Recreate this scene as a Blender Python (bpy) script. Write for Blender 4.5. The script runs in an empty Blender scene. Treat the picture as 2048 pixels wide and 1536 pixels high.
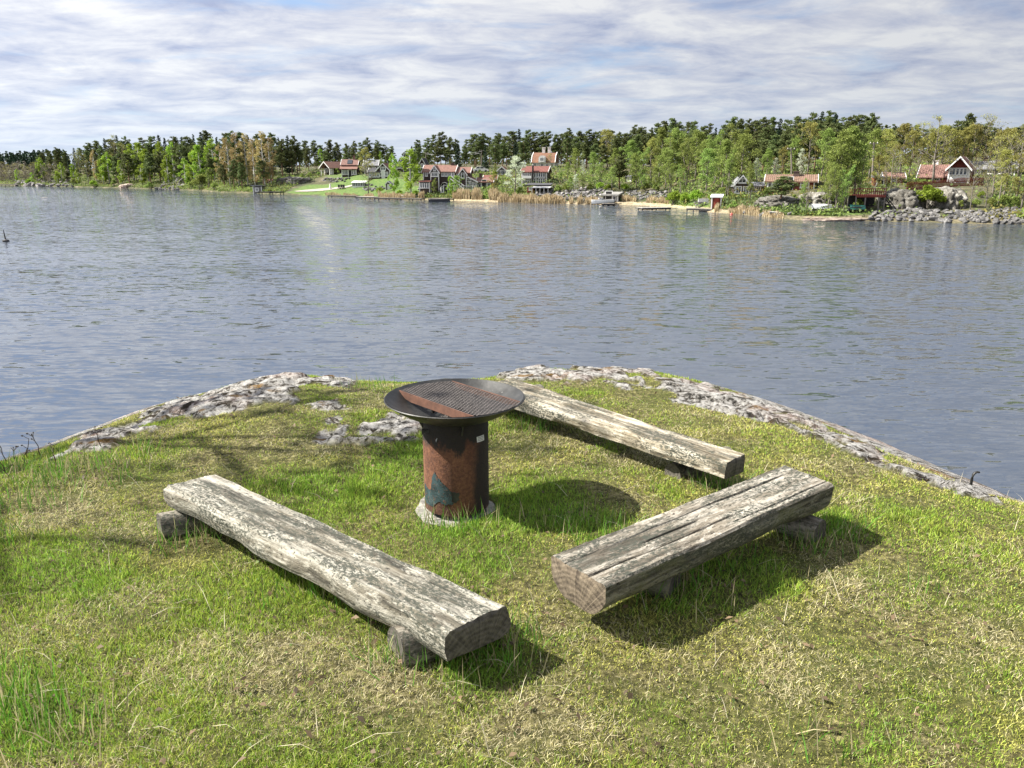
import bpy, bmesh, math, random
import numpy as np
from mathutils import Vector, Matrix, noise as mnoise

random.seed(7)
rng = np.random.default_rng(11)
R = math.radians
scene = bpy.context.scene
COL = scene.collection

# ------------------------------------------------------------------ camera
CAM_H = 1.7                     # eye above the grass
WATER_Z = -4.3                  # lake level
F_PX = 1538.0                   # focal length in photo pixels (2048 wide)
PITCH = math.atan((768 - 345) / F_PX)
cam_data = bpy.data.cameras.new('camera')
cam_data.sensor_width = 36.0
cam_data.lens = F_PX / 2048 * 36.0
cam_data.clip_start = 0.05
cam_data.clip_end = 6000
cam = bpy.data.objects.new('camera', cam_data)
cam.location = (0, 0, CAM_H)
cam.rotation_euler = (math.pi / 2 - PITCH, 0, 0)
COL.objects.link(cam)
scene.camera = cam

# ------------------------------------------------------------------ light
SUN_EL = R(44)
SUN_AZ_VEC = Vector((-1.0, 0.07, 0)).normalized()      # the sun stands to the left
to_sun = (SUN_AZ_VEC * math.cos(SUN_EL) + Vector((0, 0, math.sin(SUN_EL)))).normalized()
sd = bpy.data.lights.new('sun', 'SUN')
sd.energy = 4.9
sd.angle = R(0.55)
sd.color = (1.0, 0.95, 0.86)
sun = bpy.data.objects.new('sun', sd)
sun.rotation_euler = to_sun.to_track_quat('Z', 'Y').to_euler()
sun.location = (-20, 0, 30)
COL.objects.link(sun)

world = bpy.data.worlds.new('World')
scene.world = world
world.use_nodes = True
wn = world.node_tree
wn.nodes.clear()


def nd(nt, typ, ins=None, **kw):
    n = nt.nodes.new(typ)
    for k, v in kw.items():
        setattr(n, k, v)
    for k, v in (ins or {}).items():
        s = n.inputs[k]
        if hasattr(v, 'is_output'):
            nt.links.new(v, s)
        else:
            s.default_value = v
    return n


def ramp(nt, fac, stops, interp='LINEAR'):
    n = nt.nodes.new('ShaderNodeValToRGB')
    n.color_ramp.interpolation = interp
    els = n.color_ramp.elements
    while len(els) < len(stops):
        els.new(0.5)
    for e, (p, c) in zip(els, stops):
        e.position = p
        e.color = (c, c, c, 1) if isinstance(c, (int, float)) else (*c, 1)
    nt.links.new(fac, n.inputs['Fac'])
    return n.outputs['Color']


def mixc(nt, fac, a, b, mode='MIX'):
    n = nt.nodes.new('ShaderNodeMix')
    n.data_type = 'RGBA'
    n.blend_type = mode
    for i, v in ((0, fac), (6, a), (7, b)):
        if hasattr(v, 'is_output'):
            nt.links.new(v, n.inputs[i])
        elif i == 0:
            n.inputs[i].default_value = v
        else:
            n.inputs[i].default_value = (*v, 1)
    return n.outputs[2]


def math_n(nt, op, a, b=None, clamp=False):
    n = nt.nodes.new('ShaderNodeMath')
    n.operation = op
    n.use_clamp = clamp
    for i, v in ((0, a), (1, b)):
        if v is None:
            continue
        if hasattr(v, 'is_output'):
            nt.links.new(v, n.inputs[i])
        else:
            n.inputs[i].default_value = v
    return n.outputs[0]


# sky: Nishita sky with streaky broken cloud deck laid on a plane overhead
sky = nd(wn, 'ShaderNodeTexSky', sky_type='NISHITA', sun_disc=False, sun_elevation=SUN_EL,
         sun_rotation=math.atan2(SUN_AZ_VEC.x, SUN_AZ_VEC.y), air_density=1.0, dust_density=0.6, ozone_density=1.5)
tc = nd(wn, 'ShaderNodeTexCoord')
sep = nd(wn, 'ShaderNodeSeparateXYZ', {0: tc.outputs['Generated']})
zc = math_n(wn, 'ADD', math_n(wn, 'MAXIMUM', sep.outputs['Z'], 0.0), 0.13)
cu = math_n(wn, 'DIVIDE', sep.outputs['X'], zc)
cv = math_n(wn, 'DIVIDE', sep.outputs['Y'], zc)
cxy = nd(wn, 'ShaderNodeCombineXYZ', {0: cu, 1: cv, 2: 0.0})
mapA = nd(wn, 'ShaderNodeMapping', {0: cxy.outputs[0], 'Rotation': (0, 0, R(-14)), 'Scale': (0.72, 1.3, 1), 'Location': (2.3, 0.9, 0)})
nA = nd(wn, 'ShaderNodeTexNoise', {'Vector': mapA.outputs[0], 'Scale': 1.15, 'Detail': 12.0, 'Roughness': 0.60, 'Distortion': 0.45})
mapB = nd(wn, 'ShaderNodeMapping', {0: cxy.outputs[0], 'Rotation': (0, 0, R(-25)), 'Scale': (1.0, 1.15, 1), 'Location': (7.1, 3.0, 0)})
nB = nd(wn, 'ShaderNodeTexNoise', {'Vector': mapB.outputs[0], 'Scale': 2.6, 'Detail': 12.0, 'Roughness': 0.62, 'Distortion': 0.35})
cover = ramp(wn, nA.outputs[0], [(0.33, 0.15), (0.40, 0.66), (0.48, 1.0)])
shade = math_n(wn, 'ADD', math_n(wn, 'MULTIPLY', nA.outputs[0], 0.45), math_n(wn, 'MULTIPLY', nB.outputs[0], 0.55))
cloud = ramp(wn, shade, [(0.39, (1.85, 2.1, 2.95)), (0.455, (2.6, 2.8, 3.45)), (0.51, (3.2, 3.32, 3.75)), (0.59, (4.1, 4.15, 4.25))])
skycol = mixc(wn, cover, mixc(wn, 0.55, sky.outputs[0], (1.15, 1.75, 3.1)), cloud)
# pale milky band low on the horizon
hz = ramp(wn, math_n(wn, 'MAXIMUM', sep.outputs['Z'], 0.0), [(0.0, 0.55), (0.10, 0.15), (0.22, 0.0)])
skycol = mixc(wn, hz, skycol, (3.3, 3.9, 4.6))
# thin cloud glows towards the sun's side of the sky
dt = nd(wn, 'ShaderNodeVectorMath', {0: tc.outputs['Generated'], 1: tuple(to_sun)}, operation='DOT_PRODUCT').outputs['Value']
gl = math_n(wn, 'POWER', math_n(wn, 'MULTIPLY', math_n(wn, 'ADD', dt, 1.0), 0.5), 2.0)
gl = math_n(wn, 'ADD', math_n(wn, 'MULTIPLY', gl, 0.80), 0.70)
skycol = nd(wn, 'ShaderNodeVectorMath', {0: skycol, 'Scale': gl}, operation='SCALE').outputs[0]
bg = nd(wn, 'ShaderNodeBackground', {'Color': skycol, 'Strength': 0.088})
wo = nd(wn, 'ShaderNodeOutputWorld', {0: bg.outputs[0]})

scene.view_settings.view_transform = 'Standard'
scene.view_settings.look = 'None'
scene.view_settings.gamma = 1.0
scene.view_settings.exposure = 1.3
scene.view_settings.use_curve_mapping = False
scene.cycles.max_bounces = 6
scene.cycles.transparent_max_bounces = 6

# ------------------------------------------------------------------ picture <-> place
CP, SP = math.cos(PITCH), math.sin(PITCH)


def ray(px, py):
    u = (px - 1024) / F_PX
    v = (768 - py) / F_PX
    return Vector((u, CP + SP * v, -SP + CP * v))


def on_plane(px, py, z=0.0):
    d = ray(px, py)
    return Vector((0, 0, CAM_H)) + d * ((z - CAM_H) / d.z)


def at_depth(px, py, Y):
    d = ray(px, py)
    return Vector((0, 0, CAM_H)) + d * (Y / d.y)


def to_px(x, y, z):
    f = y * CP - (z - CAM_H) * SP
    f = np.maximum(f, 1e-3)
    v = (y * SP + (z - CAM_H) * CP) / f
    return 1024 + F_PX * x / f, 768 - F_PX * v


# ------------------------------------------------------------------ numpy noise
_lat = np.random.default_rng(5).random((256, 256))


def vnoise(x, y, s=1.0, seed=0):
    x = np.asarray(x, float) * s + seed * 17.31
    y = np.asarray(y, float) * s + seed * 9.73
    xi, yi = np.floor(x).astype(int), np.floor(y).astype(int)
    fx, fy = x - xi, y - yi
    fx, fy = fx * fx * (3 - 2 * fx), fy * fy * (3 - 2 * fy)
    a, b = _lat[xi & 255, yi & 255], _lat[(xi + 1) & 255, yi & 255]
    c, d = _lat[xi & 255, (yi + 1) & 255], _lat[(xi + 1) & 255, (yi + 1) & 255]
    return (a * (1 - fx) + b * fx) * (1 - fy) + (c * (1 - fx) + d * fx) * fy


def fbm(x, y, s=1.0, oct=4, seed=0, gain=0.5):
    t, amp, tot = 0, 1.0, 0
    for i in range(oct):
        t = t + amp * vnoise(x, y, s * 2.03 ** i, seed + i * 3)
        tot += amp
        amp *= gain
    return t / tot


def smooth(a, b, t):
    t = np.clip((t - a) / (b - a), 0, 1)
    return t * t * (3 - 2 * t)


def in_poly(px, py, poly):
    px, py = np.asarray(px, float), np.asarray(py, float)
    inside = np.zeros(px.shape, bool)
    n = len(poly)
    for i in range(n):
        x0, y0 = poly[i]
        x1, y1 = poly[(i + 1) % n]
        if y0 == y1:
            continue
        c = ((y0 > py) != (y1 > py)) & (px < (x1 - x0) * (py - y0) / (y1 - y0) + x0)
        inside ^= c
    return inside


def poly_dist(px, py, poly, closed=True):
    px, py = np.asarray(px, float), np.asarray(py, float)
    d = np.full(px.shape, 1e9)
    n = len(poly)
    for i in range(n if closed else n - 1):
        x0, y0 = poly[i]
        x1, y1 = poly[(i + 1) % n]
        dx, dy = x1 - x0, y1 - y0
        t = np.clip(((px - x0) * dx + (py - y0) * dy) / (dx * dx + dy * dy + 1e-12), 0, 1)
        d = np.minimum(d, np.hypot(px - x0 - t * dx, py - y0 - t * dy))
    return d


# ------------------------------------------------------------------ mesh helpers
class MB:
    """collects vertices and faces, builds ONE mesh"""

    def __init__(self):
        self.v, self.f, self.mi, self.ch = [], [], [], []

    def add(self, vs, fs, mi=0):
        o = len(self.v)
        self.v.extend([tuple(p) for p in vs])
        self.f.extend([tuple(i + o for i in f) for f in fs])
        self.ch.append((o, len(self.mi), len(fs), len(vs)))
        self.mi.extend([mi] * len(fs))
        return self

    def box(self, x0, x1, y0, y1, z0, z1, mi=0, M=None):
        vs = [(x0, y0, z0), (x1, y0, z0), (x1, y1, z0), (x0, y1, z0), (x0, y0, z1), (x1, y0, z1), (x1, y1, z1), (x0, y1, z1)]
        if M is not None:
            vs = [M @ Vector(p) for p in vs]
        return self.add(vs, [(0, 3, 2, 1), (4, 5, 6, 7), (0, 1, 5, 4), (1, 2, 6, 5), (2, 3, 7, 6), (3, 0, 4, 7)], mi)

    def tube(self, pts, radii, n=6, mi=0, cap=True):
        pts = [Vector(p) for p in pts]
        rings = []
        up = Vector((0.13, 0.07, 1)).normalized()
        for i, p in enumerate(pts):
            d = (pts[min(i + 1, len(pts) - 1)] - pts[max(i - 1, 0)]).normalized()
            a = d.cross(up)
            if a.length < 0.05:
                a = d.cross(Vector((1, 0, 0)))
            a.normalize()
            b = d.cross(a)
            r = radii[i] if hasattr(radii, '__len__') else radii
            rings.append([p + a * (r * math.cos(2 * math.pi * k / n)) + b * (r * math.sin(2 * math.pi * k / n)) for k in range(n)])
        vs = [p for rg in rings for p in rg]
        fs = [(i * n + k, i * n + (k + 1) % n, (i + 1) * n + (k + 1) % n, (i + 1) * n + k) for i in range(len(pts) - 1) for k in range(n)]
        if cap:
            fs.append(tuple(range(n - 1, -1, -1)))
            fs.append(tuple((len(pts) - 1) * n + k for k in range(n)))
        return self.add(vs, fs, mi)

    def lathe(self, prof, n=48, mi=0, M=None):
        vs, fs = [], []
        m = len(prof)
        for k in range(n):
            c, s = math.cos(2 * math.pi * k / n), math.sin(2 * math.pi * k / n)
            vs += [Vector((r * c, r * s, z)) for r, z in prof]
        for k in range(n):
            for i in range(m - 1):
                fs.append((k * m + i, ((k + 1) % n) * m + i, ((k + 1) % n) * m + i + 1, k * m + i + 1))
        if M is not None:
            vs = [M @ p for p in vs]
        return self.add(vs, fs, mi)

    def mesh(self, name, mats, smooth=False):
        me = bpy.data.meshes.new(name)
        me.from_pydata([tuple(p) for p in self.v], [], self.f)
        for m in (mats if isinstance(mats, (list, tuple)) else [mats]):
            me.materials.append(m)
        if any(self.mi):
            me.polygons.foreach_set('material_index', self.mi)
        if smooth:
            me.polygons.foreach_set('use_smooth', [True] * len(me.polygons))
        me.update()
        return me

    def each(self, name, mats, parent=None, smooth=False):
        """every added piece as an object of its own"""
        out = []
        for o, fi, nf, nv in self.ch:
            vs = [Vector(p) for p in self.v[o:o + nv]]
            c = sum(vs, Vector()) / nv
            q = MB().add([p - c for p in vs], [tuple(i - o for i in f) for f in self.f[fi:fi + nf]])
            out.append(link(name, q.mesh(name, mats, smooth), parent, c))
        return out

    def build(self, name, mats, parent=None, smooth=False, loc=None, rot=None):
        return link(name, self.mesh(name, mats, smooth), parent, loc, rot)


def link(name, me, parent=None, loc=None, rot=None, scale=None):
    o = bpy.data.objects.new(name, me)
    COL.objects.link(o)
    if parent is not None:
        o.parent = parent
    if loc is not None:
        o.location = loc
    if rot is not None:
        o.rotation_euler = rot
    if scale is not None:
        o.scale = scale if hasattr(scale, '__len__') else (scale,) * 3
    return o


def tag(o, label=None, cat=None, group=None, kind=None):
    if label:
        o['label'] = label
    if cat:
        o['category'] = cat
    if group:
        o['group'] = group
    if kind:
        o['kind'] = kind
    return o


def thing(name, label, cat, loc=(0, 0, 0), rot=0.0, group=None):
    o = bpy.data.objects.new(name, None)
    o.empty_display_size = 0.2
    COL.objects.link(o)
    o.location = loc
    o.rotation_euler = (0, 0, rot) if not hasattr(rot, '__len__') else rot
    return tag(o, label, cat, group)


def np_mesh(name, V, faces_flat, loop_total, mat, attrs=None, smooth=False):
    """fast mesh out of numpy arrays"""
    me = bpy.data.meshes.new(name)
    nv, nf = len(V), len(loop_total)
    me.vertices.add(nv)
    me.vertices.foreach_set('co', np.ascontiguousarray(V, dtype=np.float32).ravel())
    me.loops.add(len(faces_flat))
    me.loops.foreach_set('vertex_index', np.ascontiguousarray(faces_flat, dtype=np.int32))
    me.polygons.add(nf)
    starts = np.concatenate([[0], np.cumsum(loop_total)[:-1]]).astype(np.int32)
    me.polygons.foreach_set('loop_start', starts)
    if smooth:
        me.polygons.foreach_set('use_smooth', np.ones(nf, bool))
    for k, a in (attrs or {}).items():
        if a.ndim == 2:
            at = me.attributes.new(k, 'FLOAT_COLOR', 'POINT')
            c4 = np.ones((nv, 4), np.float32)
            c4[:, :3] = a
            at.data.foreach_set('color', c4.ravel())
        else:
            at = me.attributes.new(k, 'FLOAT', 'POINT')
            at.data.foreach_set('value', a.astype(np.float32))
    me.materials.append(mat)
    me.update(calc_edges=True)
    me.validate()
    return me


def grid_faces(nx, ny):
    i = np.arange(nx - 1)[:, None] * ny + np.arange(ny - 1)[None, :]
    f = np.stack([i, i + ny, i + ny + 1, i + 1], -1).reshape(-1, 4)
    return f.ravel(), np.full(len(f), 4)


# ------------------------------------------------------------------ materials
def new_mat(name):
    m = bpy.data.materials.new(name)
    m.use_nodes = True
    nt = m.node_tree
    b = nt.nodes['Principled BSDF']
    return m, nt, b


def put(nt, b, col=None, rough=None, bump=None, dist=0.02, strength=1.0):
    if col is not None:
        if hasattr(col, 'is_output'):
            nt.links.new(col, b.inputs['Base Color'])
        else:
            b.inputs['Base Color'].default_value = (*col, 1)
    if rough is not None:
        if hasattr(rough, 'is_output'):
            nt.links.new(rough, b.inputs['Roughness'])
        else:
            b.inputs['Roughness'].default_value = rough
    if bump is not None:
        bn = nd(nt, 'ShaderNodeBump', {'Height': bump, 'Distance': dist, 'Strength': strength})
        nt.links.new(bn.outputs[0], b.inputs['Normal'])


def coord(nt, which='Object', scale=(1, 1, 1), loc=(0, 0, 0), rot=(0, 0, 0)):
    t = nd(nt, 'ShaderNodeTexCoord')
    m = nd(nt, 'ShaderNodeMapping', {0: t.outputs[which], 'Scale': scale, 'Location': loc, 'Rotation': rot})
    return m.outputs[0]


def noise(nt, vec, scale, detail=4.0, rough=0.55, dist=0.0):
    return nd(nt, 'ShaderNodeTexNoise', {'Vector': vec, 'Scale': scale, 'Detail': detail, 'Roughness': rough, 'Distortion': dist}).outputs[0]


def simple_mat(name, col, rough=0.7, var=0.25, scale=3.0, bump=0.0, metal=0.0):
    """painted or plain surface with blotchy wear"""
    m, nt, b = new_mat(name)
    n = noise(nt, coord(nt), scale, 6.0, 0.62)
    lo = tuple(c * (1 - var) for c in col)
    hi = tuple(min(1, c * (1 + var)) for c in col)
    put(nt, b, ramp(nt, n, [(0.3, lo), (0.7, hi)]), rough, n if bump else None, bump)
    b.inputs['Metallic'].default_value = metal
    return m


def plank_mat(name, col, pitch=0.16, axis=0, rough=0.75, var=0.22):
    """boarded timber wall: fine board joints as relief, tone changing per board"""
    m, nt, b = new_mat(name)
    t = nd(nt, 'ShaderNodeTexCoord')
    s = nd(nt, 'ShaderNodeSeparateXYZ', {0: t.outputs['Object']})
    src = math_n(nt, 'ADD', s.outputs[0], s.outputs[1]) if axis == 0 else s.outputs[2]
    q = math_n(nt, 'DIVIDE', src, pitch)
    fr = math_n(nt, 'FRACT', q)
    groove = ramp(nt, fr, [(0.0, 0.0), (0.08, 1.0), (0.92, 1.0), (1.0, 0.0)])
    fl = math_n(nt, 'FLOOR', q)
    wn_ = nd(nt, 'ShaderNodeTexWhiteNoise', {'W': fl}, noise_dimensions='1D').outputs[0]
    n = noise(nt, coord(nt, scale=(3, 3, 0.5)), 4.0, 5.0)
    k = math_n(nt, 'ADD', math_n(nt, 'MULTIPLY', wn_, 0.5), math_n(nt, 'MULTIPLY', n, 0.5))
    put(nt, b, ramp(nt, k, [(0.2, tuple(c * (1 - var) for c in col)), (0.8, tuple(min(1, c * (1 + var)) for c in col))]), rough, groove, 0.02)
    return m


def leaf_mat(name, c0, c1, trans=0.35, hue=0.03, rough=0.75):
    m, nt, b = new_mat(name)
    oi = nd(nt, 'ShaderNodeObjectInfo')
    n = noise(nt, coord(nt), 0.9, 3.0)
    geo = nd(nt, 'ShaderNodeNewGeometry')
    r = math_n(nt, 'ADD', math_n(nt, 'MULTIPLY', geo.outputs['Random Per Island'], 0.55), math_n(nt, 'MULTIPLY', n, 0.45))
    c = mixc(nt, r, c0, c1)
    hs = nd(nt, 'ShaderNodeHueSaturation', {'Hue': math_n(nt, 'ADD', math_n(nt, 'MULTIPLY', math_n(nt, 'SUBTRACT', oi.outputs['Random'], 0.5), 2 * hue), 0.5),
                                           'Value': math_n(nt, 'ADD', math_n(nt, 'MULTIPLY', oi.outputs['Random'], 0.5), 0.75), 'Color': c})
    put(nt, b, hs.outputs[0], rough)
    b.inputs['Specular IOR Level'].default_value = 0.2
    tr = nd(nt, 'ShaderNodeBsdfTranslucent', {0: hs.outputs[0]})
    mx = nd(nt, 'ShaderNodeMixShader', {0: trans, 1: b.outputs[0], 2: tr.outputs[0]})
    nt.links.new(mx.outputs[0], nt.nodes['Material Output'].inputs[0])
    return m
# ================================================================== WATER
def make_water():
    m, nt, b = new_mat('lake_water')
    pos = nd(nt, 'ShaderNodeNewGeometry').outputs['Position']
    big = nd(nt, 'ShaderNodeMapping', {0: pos, 'Scale': (0.010, 0.028, 0.01), 'Rotation': (0, 0, R(8))}).outputs[0]
    gust = ramp(nt, noise(nt, big, 1.0, 5.0, 0.6), [(0.40, 0.40), (0.50, 0.80), (0.60, 1.0)])
    # ripples as slopes: three trains of wavelets crossing at small angles
    tot = None
    for sc_, rot, k in (((0.25, 0.9, 0.3), -10, 0.34), ((0.7, 2.5, 0.3), 12, 0.95), ((1.9, 6.5, 0.3), -5, 0.90)):
        v = nd(nt, 'ShaderNodeMapping', {0: pos, 'Scale': sc_, 'Rotation': (0, 0, R(rot))}).outputs[0]
        n = nd(nt, 'ShaderNodeTexNoise', {'Vector': v, 'Scale': 1.0, 'Detail': 2.5, 'Roughness': 0.55, 'Distortion': 0.35}).outputs['Color']
        c = nd(nt, 'ShaderNodeVectorMath', {0: n, 1: (0.5, 0.5, 0.5)}, operation='SUBTRACT').outputs[0]
        c = nd(nt, 'ShaderNodeVectorMath', {0: c, 1: (k * 0.5, k, 0.0)}, operation='MULTIPLY').outputs[0]
        tot = c if tot is None else nd(nt, 'ShaderNodeVectorMath', {0: tot, 1: c}, operation='ADD').outputs[0]
    sl = nd(nt, 'ShaderNodeVectorMath', {0: tot, 'Scale': gust}, operation='SCALE').outputs[0]
    up = nd(nt, 'ShaderNodeVectorMath', {0: sl, 1: (0.0, -0.022, 1.0)}, operation='ADD').outputs[0]
    nn = nd(nt, 'ShaderNodeVectorMath', {0: up}, operation='NORMALIZE').outputs[0]
    nt.links.new(nn, b.inputs['Normal'])
    b.inputs['Base Color'].default_value = (0.046, 0.058, 0.076, 1)
    b.inputs['Roughness'].default_value = 0.03
    b.inputs['IOR'].default_value = 2.25
    mb = MB()
    mb.add([(-4000, -300, WATER_Z), (4000, -300, WATER_Z), (4000, 5000, WATER_Z), (-4000, 5000, WATER_Z)], [(0, 1, 2, 3)])
    tag(mb.build('water', m), kind='structure')


make_water()

# ================================================================== NEAR HEADLAND
RIM_PX = [(-620, 1130), (-300, 1012), (0, 922), (110, 888), (220, 847), (330, 806), (480, 766), (560, 754), (640, 753), (700, 762), (800, 766),
          (900, 764), (970, 758), (1040, 744), (1110, 740), (1180, 741), (1310, 744), (1400, 763), (1500, 792), (1650, 848), (1800, 914), (1960, 982),
          (2048, 1006), (2350, 1090)]
RIM = [tuple(on_plane(x, y, -0.18)[:2]) for x, y in RIM_PX]
RIM = [(-22, 0.4)] + RIM + [(22, 0.8)]
HEAD_POLY = RIM + [(22, -30), (-22, -30)]
ROCK_PX = [
    [(105, 910), (180, 862), (330, 800), (480, 758), (560, 748), (690, 750), (705, 772), (640, 766), (570, 785), (545, 812), (480, 832), (420, 834), (330, 850), (240, 878), (170, 912)],
    [(612, 816), (692, 806), (725, 830), (840, 832), (852, 872), (760, 882), (700, 888), (615, 886), (645, 850)],
    [(538, 812), (560, 806), (592, 820), (560, 834)],
    [(995, 757), (1040, 738), (1180, 735), (1310, 738), (1420, 765), (1650, 845), (1800, 910), (1985, 990), (1850, 967), (1700, 902), (1560, 846), (1450, 822), (1340, 803), (1290, 784), (1180, 770), (1070, 764)],
    [(1840, 960), (1700, 897), (1600, 850), (1700, 880)],
]


def head_dist(x, y):
    d = poly_dist(x, y, RIM, closed=False)
    return np.where(in_poly(x, y, HEAD_POLY), d, -d)


def rock_mask(x, y):
    x, y = np.asarray(x, float), np.asarray(y, float)
    jx = (fbm(x, y, 3.4, 4, 3) - 0.5) * 0.34
    jy = (fbm(x, y, 3.4, 4, 9) - 0.5) * 0.34
    xx, yy = x + jx, np.maximum(y + jy, 0.6)
    px, py = to_px(xx, yy, -0.10 * smooth(0.9, 0.0, head_dist(xx, yy)))
    m = np.zeros(x.shape, bool)
    for p in ROCK_PX:
        m |= in_poly(px, py, p)
    # moss and turf islands on the bare rock
    isl = fbm(x, y, 3.0, 3, 21) > 0.66
    return (m & ~isl).astype(float)


def ground_z(x, y, rock=None):
    x, y = np.asarray(x, float), np.asarray(y, float)
    d = head_dist(x, y)
    t = np.maximum(1.2 - d, 0)
    z = -0.125 * t * t
    z = np.where(d < -4.0, -0.125 * 5.2 ** 2 - (-4.0 - d) * 1.2, z)
    z = z + (fbm(x, y, 0.8, 3, 2) - 0.5) * 0.10 * smooth(0.3, 1.6, d) + (fbm(x, y, 5.0, 2, 7) - 0.5) * 0.022
    r = rock_mask(x, y) if rock is None else rock
    rid = 1 - np.abs(2 * fbm(x + 0.6 * y, y * 1.8 - 0.4 * x, 1.9, 4, 13) - 1)
    slab = np.floor(fbm(x * 0.7 + y, y * 1.5 - x * 0.5, 1.3, 3, 31) * 9) / 9
    crk = smooth(0.07, 0.0, np.abs(fbm(x * 0.8 + 0.5 * y, y * 1.5 - x * 0.3, 1.7, 3, 41) - 0.5)) + 0.7 * smooth(0.05, 0.0, np.abs(fbm(x + 4, y * 1.6 + x * 0.5, 3.1, 2, 47) - 0.5))
    z = z + r * (0.075 * (slab - 0.5) + 0.05 * (rid - 0.75) - 0.05 * np.minimum(crk, 1) + 0.03)
    return np.maximum(z, WATER_Z - 1.5)


def near_ground():
    xs = np.concatenate([np.linspace(-20, -5.5, 45, endpoint=False), np.linspace(-5.5, 5.5, 290, endpoint=False), np.linspace(5.5, 20, 46)])
    ys = np.concatenate([np.linspace(-12, 0.8, 30, endpoint=False), np.linspace(0.8, 8.2, 200, endpoint=False), np.linspace(8.2, 15, 40)])
    X, Y = np.meshgrid(xs, ys, indexing='ij')
    rk = rock_mask(X, Y)
    Z = ground_z(X, Y, rk)
    D = head_dist(X, Y)
    rk = np.where(D < 0.02, 1.0, rk)
    V = np.stack([X, Y, Z], -1).reshape(-1, 3)
    ff, lt = grid_faces(len(xs), len(ys))
    m, nt, b = new_mat('headland')
    att = nd(nt, 'ShaderNodeAttribute', attribute_name='rock').outputs['Fac']
    pos = nd(nt, 'ShaderNodeNewGeometry').outputs['Position']
    # rock: pale granite, white and black lichen, rusty moss in the hollows
    st = nd(nt, 'ShaderNodeMapping', {0: pos, 'Rotation': (0, 0, R(24)), 'Scale': (1.0, 1.9, 2.0)}).outputs[0]
    r1 = noise(nt, st, 4.2, 10.0, 0.72, 0.7)
    r2 = noise(nt, pos, 17.0, 9.0, 0.75, 0.4)
    r3 = noise(nt, pos, 1.3, 6.0, 0.6)
    base = ramp(nt, r2, [(0.41, (0.03, 0.028, 0.023)), (0.46, (0.22, 0.205, 0.18)), (0.50, (0.44, 0.42, 0.385)), (0.58, (0.60, 0.585, 0.55))])
    base = mixc(nt, ramp(nt, r3, [(0.52, 0.0), (0.66, 0.5)]), base, (0.52, 0.36, 0.30))
    crk = ramp(nt, r1, [(0.41, 1.0), (0.45, 0.0)])
    base = mixc(nt, crk, base, (0.045, 0.034, 0.020))
    moss = ramp(nt, noise(nt, st, 2.0, 7.0, 0.7), [(0.57, 0.0), (0.63, 0.85)])
    rockc = mixc(nt, moss, base, (0.23, 0.125, 0.022))
    # turf: dead thatch, soil and moss seen between the blades
    s1 = noise(nt, pos, 28.0, 6.0, 0.7)
    s2 = noise(nt, pos, 2.0, 5.0, 0.6)
    soil = ramp(nt, s1, [(0.32, (0.022, 0.020, 0.009)), (0.5, (0.14, 0.125, 0.045)), (0.66, (0.42, 0.37, 0.17))])
    soil = mixc(nt, ramp(nt, s2, [(0.42, 0.0), (0.62, 0.6)]), soil, (0.10, 0.13, 0.02))
    c = mixc(nt, att, soil, rockc)
    h = math_n(nt, 'ADD', math_n(nt, 'MULTIPLY', r1, 0.6), math_n(nt, 'MULTIPLY', r2, 0.4))
    put(nt, b, c, 0.9, h, 0.16)
    b.inputs['Specular IOR Level'].default_value = 0.25
    me = np_mesh('ground', V, ff, lt, m, {'rock': rk.ravel()}, smooth=True)
    tag(link('ground', me), kind='structure')


near_ground()

# ================================================================== WOOD
def wood_mat(name, pale, mid, dark, grain=24.0, seed=0.0, streak=0.5, moss=0.0):
    m, nt, b = new_mat(name)
    g = coord(nt, 'Object', (1.6, grain, grain), (seed, seed * 2, seed))
    n1 = noise(nt, g, 1.0, 8.0, 0.65, 0.3)
    n2 = noise(nt, coord(nt, 'Object', (6, 18, 18), (seed, 0, 3)), 1.4, 9.0, 0.78, 0.15)
    n3 = noise(nt, coord(nt, 'Object', (0.9, 7, 7), (seed + 4, 1, 3)), 1.0, 8.0, 0.7, 0.2)
    n4 = noise(nt, coord(nt, 'Object', (22, 34, 34), (seed, 5, 0)), 1.6, 4.0, 0.7)
    c = ramp(nt, n1, [(0.34, dark), (0.46, mid), (0.58, pale)])
    c = mixc(nt, ramp(nt, n2, [(0.50, 0.0), (0.60, 0.85)]), c, tuple(min(0.8, p * 1.35) for p in pale))
    c = mixc(nt, ramp(nt, n3, [(0.53, 0.0), (0.63, streak)]), c, dark)
    c = mixc(nt, ramp(nt, n4, [(0.34, 0.95), (0.42, 0.0)]), c, tuple(d * 0.7 for d in dark))
    n5 = noise(nt, coord(nt, 'Object', (2.2, 9, 9), (seed, 2, 8)), 1.0, 9.0, 0.72, 0.1)
    fine = noise(nt, coord(nt, 'Object', (55, 90, 90)), 1.0, 4.0, 0.75)
    lich = math_n(nt, 'MULTIPLY', ramp(nt, n5, [(0.44, 0.0), (0.53, 1.0)]), ramp(nt, fine, [(0.47, 0.95), (0.55, 0.0)]))
    c = mixc(nt, lich, c, (0.055, 0.060, 0.046))
    if moss:
        c = mixc(nt, ramp(nt, noise(nt, coord(nt), 5.0, 6.0, 0.7), [(0.5, 0.0), (0.62, moss)]), c, (0.11, 0.12, 0.045))
    put(nt, b, c, 0.85, math_n(nt, 'ADD', math_n(nt, 'MULTIPLY', n1, 0.7), math_n(nt, 'MULTIPLY', n4, 0.3)), 0.022)
    b.inputs['Specular IOR Level'].default_value = 0.25
    return m


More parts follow.
